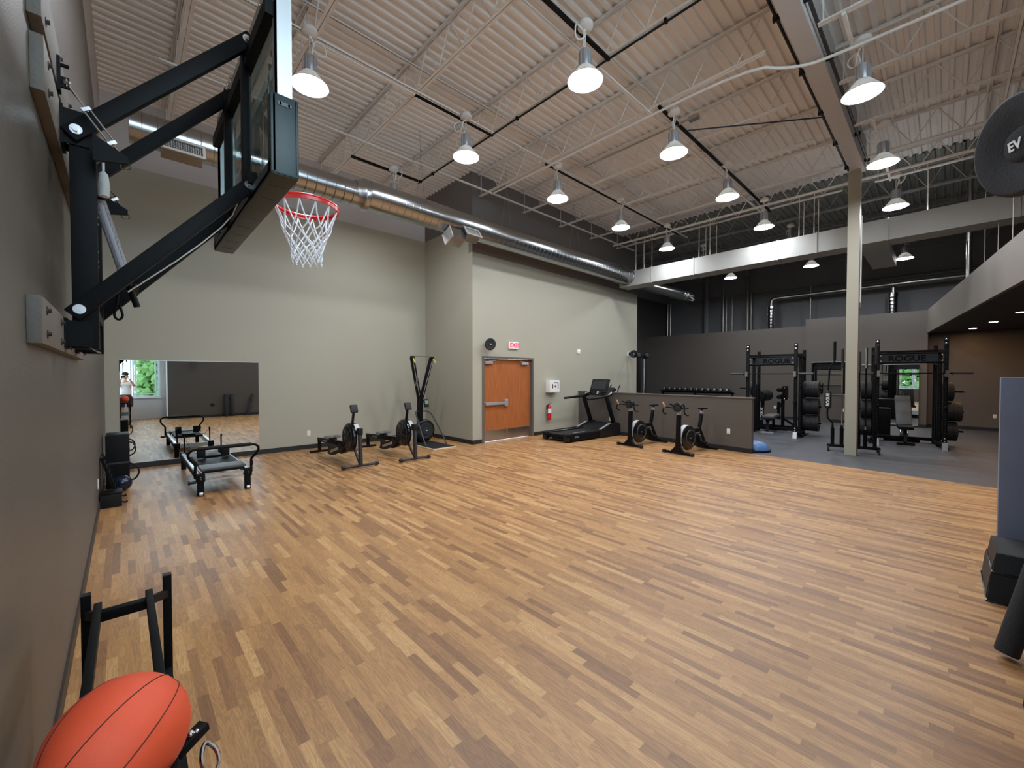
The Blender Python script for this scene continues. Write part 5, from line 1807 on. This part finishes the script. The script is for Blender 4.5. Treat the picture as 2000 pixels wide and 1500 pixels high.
# ------------------------------------------------------------------ mat, steps and rollers at the right edge
t = thing('folding_mat', 'tall blue-grey suede-like mat standing on edge at the right', 'exercise mat', (5.70, -.44, 0))
B().bb(-.33, -.25, -.125, .118, .0, 1.66, .012).build('mat_body', 'bluepad', t)
B().bb(-.25, -.17, -.125, .105, .0, 1.655, .012).build('mat_panel', 'bluepad', t)
for k, (z0, z1, ins, lab) in enumerate(((0, .205, 0, 'black stackable aerobic step at the right edge, lower of the two'), (.206, .35, .045, 'black stackable aerobic step at the right edge, on top of the other'))):
    t = thing('aerobic_step', lab, 'aerobic step', (4.97, -.385, z0), 0, 'aerobic steps')
    H = z1 - z0
    x0, x1, y0, y1 = -.34 + ins, .32 - ins, -.15 + ins * .6, .15 - ins * .6
    c_ = .035
    vs = [(x0, y0, 0), (x1, y0, 0), (x1, y1, 0), (x0, y1, 0), (x0 + c_, y0 + c_ * .5, H), (x1 - c_, y0 + c_ * .5, H), (x1 - c_, y1 - c_ * .5, H), (x0 + c_, y1 - c_ * .5, H)]
    B().raw(vs, [(0, 3, 2, 1), (4, 5, 6, 7), (0, 1, 5, 4), (1, 2, 6, 5), (2, 3, 7, 6), (3, 0, 4, 7)]).build('step_body', 'black2', t)
    B().bb(x0 + c_ + .02, x1 - c_ - .02, y0 + c_, y1 - c_, H, H + .001).build('rubber_tread', 'rubberblk', t)
    B().bb(x0 - .006, x1 + .006, y0 - .006, y1 + .006, .0, .014, .003).build('base_lip', 'gloss', t)
    B().bar((x0 + .004, y0 + .05, .02), (x0 + c_ - .004, y0 + .05, H - .02), .02, .006, up=(1, 0, 0)).bar((x0 + .06, y1 + .002, .02), (x0 + .06, y1 - c_ * .5 + .002, H - .02), .03, .004, up=(0, 1, 0)).build('edge_highlight_strip', 'dkgrey', t)


def roller(base, top, r, lab, m):
    t = thing('foam_roller', lab, 'foam roller', base, 0, 'foam rollers')
    d = V(top) - V(base)
    L = d.length
    B().lathe([(r * .35, 0), (r * .9, 0), (r, .012), (r, L - .012), (r * .9, L), (r * .35, L), (r * .35, 0)], (0, 0, 0), d, n=32, cap=False).build('roller_foam', m, t)
    B().lathe([(r * .34, .004), (r * .2, .004)], (0, 0, 0), d, n=24, cap=False).lathe([(r * .34, L - .004), (r * .2, L - .004)], (0, 0, 0), d, n=24, cap=False).build('core', 'black', t)


roller((3.76, -.27, .03), (4.02, -.48, .90), .052, 'dark foam roller leaning to the right at the lower right edge', 'foam')
roller((3.25, -.36, .0), (3.25, -.455, .91), .072, 'dark foam roller leaning on the partition, the middle of three', 'foam')
roller((3.05, -.36, .0), (3.05, -.455, .91), .072, 'dark foam roller leaning on the partition, farthest left of three', 'foam')
tag(B().lathe([(.0, 0), (.07, 0), (.07, .012), (.05, .02), (0, .02)], (2.6, PY, .5), (0, 1, 0), n=24).build('wall_grommet', 'black2'), 'small black round grommet low on the dark partition', 'grommet')

# ------------------------------------------------------------------ photographer, seen in the mirrors
ph = thing('person', 'person in white top, dark shorts and black cap holding up a phone to photograph', 'person', (0, -.36, 0))


def skin_body(name, nodes, edges, m, parent, sub=2, root=0):
    me = bpy.data.meshes.new(name)
    me.from_pydata([n[0] for n in nodes], edges, [])
    o = bpy.data.objects.new(name, me)
    C.objects.link(o)
    o.modifiers.new('skin', 'SKIN')
    s = o.modifiers.new('sub', 'SUBSURF')
    s.levels = s.render_levels = sub
    lay = me.skin_vertices[0].data if me.skin_vertices else None
    if lay is None:
        bpy.context.view_layer.update()
        me.attributes  # touch
    for i, n in enumerate(nodes):
        r = n[1]
        me.skin_vertices[0].data[i].radius = r if isinstance(r, tuple) else (r, r)
        me.skin_vertices[0].data[i].use_root = (i == root)
    dg = bpy.context.evaluated_depsgraph_get()
    nm_ = bpy.data.meshes.new_from_object(o.evaluated_get(dg))
    bpy.data.objects.remove(o)
    q = bpy.data.objects.new(name, nm_)
    C.objects.link(q)
    nm_.materials.clear()
    nm_.materials.append(M[m])
    for p in nm_.polygons:
        p.use_smooth = True
    q.parent = parent
    return q


HD = V((.02, .0, 1.64))
# body as one surface: pelvis, spine, neck, legs, arms (local, person faces +Y)
N = [((.02, 0, .95), (.15, .11)), ((.02, 0, 1.15), (.14, .10)), ((.02, -.01, 1.34), (.155, .105)), ((.02, -.01, 1.44), (.09, .075)), ((.02, .0, 1.50), (.055, .055)), ((.02, .015, 1.56), (.055, .055)),
     ((-.075, 0, .86), (.085, .085)), ((-.09, .01, .50), (.058, .058)), ((-.10, -.01, .10), (.038, .038)), ((-.10, .12, .04), (.035, .03)),
     ((.115, 0, .86), (.085, .085)), ((.13, .01, .50), (.058, .058)), ((.14, -.01, .10), (.038, .038)), ((.14, .12, .04), (.035, .03)),
     ((-.13, .0, 1.41), (.055, .05)), ((-.17, .12, 1.27), (.042, .042)), ((-.105, .28, 1.50), (.03, .03)), ((-.085, .31, 1.58), (.022, .026)),
     ((.17, .0, 1.41), (.055, .05)), ((.27, .10, 1.30), (.042, .042)), ((.15, .25, 1.50), (.03, .03)), ((.115, .30, 1.58), (.022, .026))]
E_ = [(0, 1), (1, 2), (2, 3), (3, 4), (4, 5), (0, 6), (6, 7), (7, 8), (8, 9), (0, 10), (10, 11), (11, 12), (12, 13), (3, 14), (14, 15), (15, 16), (16, 17), (3, 18), (18, 19), (19, 20), (20, 21)]
skin_body('body', N, E_, 'skin', ph)
# hands: palm plus fingers curled round the ends of the phone
cf = Matrix.Rotation(R(-43.4), 3, 'Z')
pc = V((0, .36, 1.67)) + cf @ V((0, -.013, -.012))
for s_, wrist in ((-1, V(N[17][0])), (1, V(N[21][0]))):
    edge = pc + cf @ V((s_ * .078, -.01, -.005))
    palm = (wrist + edge) / 2 + V((0, -.01, .0))
    skin_body('hand', [(wrist, (.022, .024)), (palm, (.03, .016)), (edge + V((0, -.012, -.015)), (.026, .014))], [(0, 1), (1, 2)], 'skin', ph)
    for k in range(4):
        zz = .028 - k * .02
        a0 = edge + cf @ V((s_ * .004, -.022, zz - .01))
        a1 = edge + cf @ V((s_ * .020, -.002, zz))
        a2 = edge + cf @ V((s_ * (.006 - .002 * k), .010, zz))
        skin_body('finger', [(palm, .009), (a0, .009), (a1, .008), (a2, .007)], [(0, 1), (1, 2), (2, 3)], 'skin', ph, sub=1)
    th = edge + cf @ V((-s_ * .018, -.016, -.03))
    skin_body('thumb', [(palm, .011), (palm * .4 + th * .6 + V((0, 0, -.014)), .010), (th, .009)], [(0, 1), (1, 2)], 'skin', ph, sub=1)
# head with face
hb_ = B()
hb_.sph((.02, .015, 1.665), .1, (.78, .95, 1.18), u=32, v=24)
hb_.sph((.02, .045, 1.60), .06, (.85, .8, .8), u=20, v=14)
hb_.sph((.02, .115, 1.645), .016, (.8, 1.2, 1.5), u=12, v=8)
for s_ in (-1, 1):
    hb_.sph((.02 + s_ * .08, .01, 1.65), .022, (.35, .8, 1.3), u=12, v=8)
hb_.build('head', 'skin', ph)
for s_ in (-1, 1):
    e = B().sph((.02 + s_ * .030, .098, 1.672), .011, u=14, v=10).build('eye', 'white', ph)
    B().sph((.02 + s_ * .030, .107, 1.672), .005, u=10, v=8).build('iris', 'black2', e)
B().sph((.02, .102, 1.603), .022, (1, .3, .22), u=14, v=8).build('mouth', 'red', ph)
hb_ = B()
hb_.sph((.02, -.012, 1.665), .102, (.80, .95, 1.12), u=28, v=20)
bm_ = hb_.bm
bmesh.ops.bisect_plane(bm_, geom=bm_.verts[:] + bm_.edges[:] + bm_.faces[:], plane_co=(.02, .03, 1.66), plane_no=(0, .9, -.25), clear_outer=True)
hb_.build('hair', 'brown', ph)
hb_ = B()
hb_.lathe([(.1, 0), (.102, .03), (.09, .07), (.055, .10), (0, .112)], (.02, .01, 1.715), n=32)
hb_.prism([(.02 - .07, .08), (.02 - .055, .17), (.02, .19), (.02 + .055, .17), (.02 + .07, .08)], 1.712, 1.722, 'xy')
hb_.build('cap', 'cap', ph)
# clothes
skin_body('shirt', [((.02, 0, .84), (.205, .165)), ((.02, 0, 1.15), (.160, .120)), ((.02, -.01, 1.34), (.172, .12)), ((.02, -.01, 1.43), (.10, .085)), ((-.135, .0, 1.40), (.072, .066)), ((-.165, .10, 1.29), (.058, .058)), ((.175, .0, 1.40), (.072, .066)), ((.25, .085, 1.315), (.058, .058))],
          [(0, 1), (1, 2), (2, 3), (3, 4), (4, 5), (3, 6), (6, 7)], 'shirt', ph)
B().lathe([(.02, -.14), (.13, -.12), (.165, -.03), (.168, .06), (.155, .10), (.02, .10)], (.02, 0, .90), n=28).tube([(-.075, 0, .90), (-.085, .004, .72), (-.092, .008, .55)], [.105, .095, .085], 16).tube([(.115, 0, .90), (.125, .004, .72), (.132, .008, .55)], [.105, .095, .085], 16).build('shorts', 'shorts', ph)
for x in (-.10, .14):
    B().sph((x, .06, .045), .05, (1, 2.6, .9), u=20, v=12).build('shoe', 'shoe', ph)
t = thing('phone', 'black phone held up sideways in front of the person in the mirror', 'phone', (0, 0, 1.67))
t.rotation_euler = (R(-1.1), 0, R(-43.4))
B().box((-.045, -.010, -.025), (.15, .008, .072), None, .003).build('phone_body', 'gloss', t)
B().box((-.045, -.0145, -.025), (.142, .001, .066)).build('screen', 'screen', t)
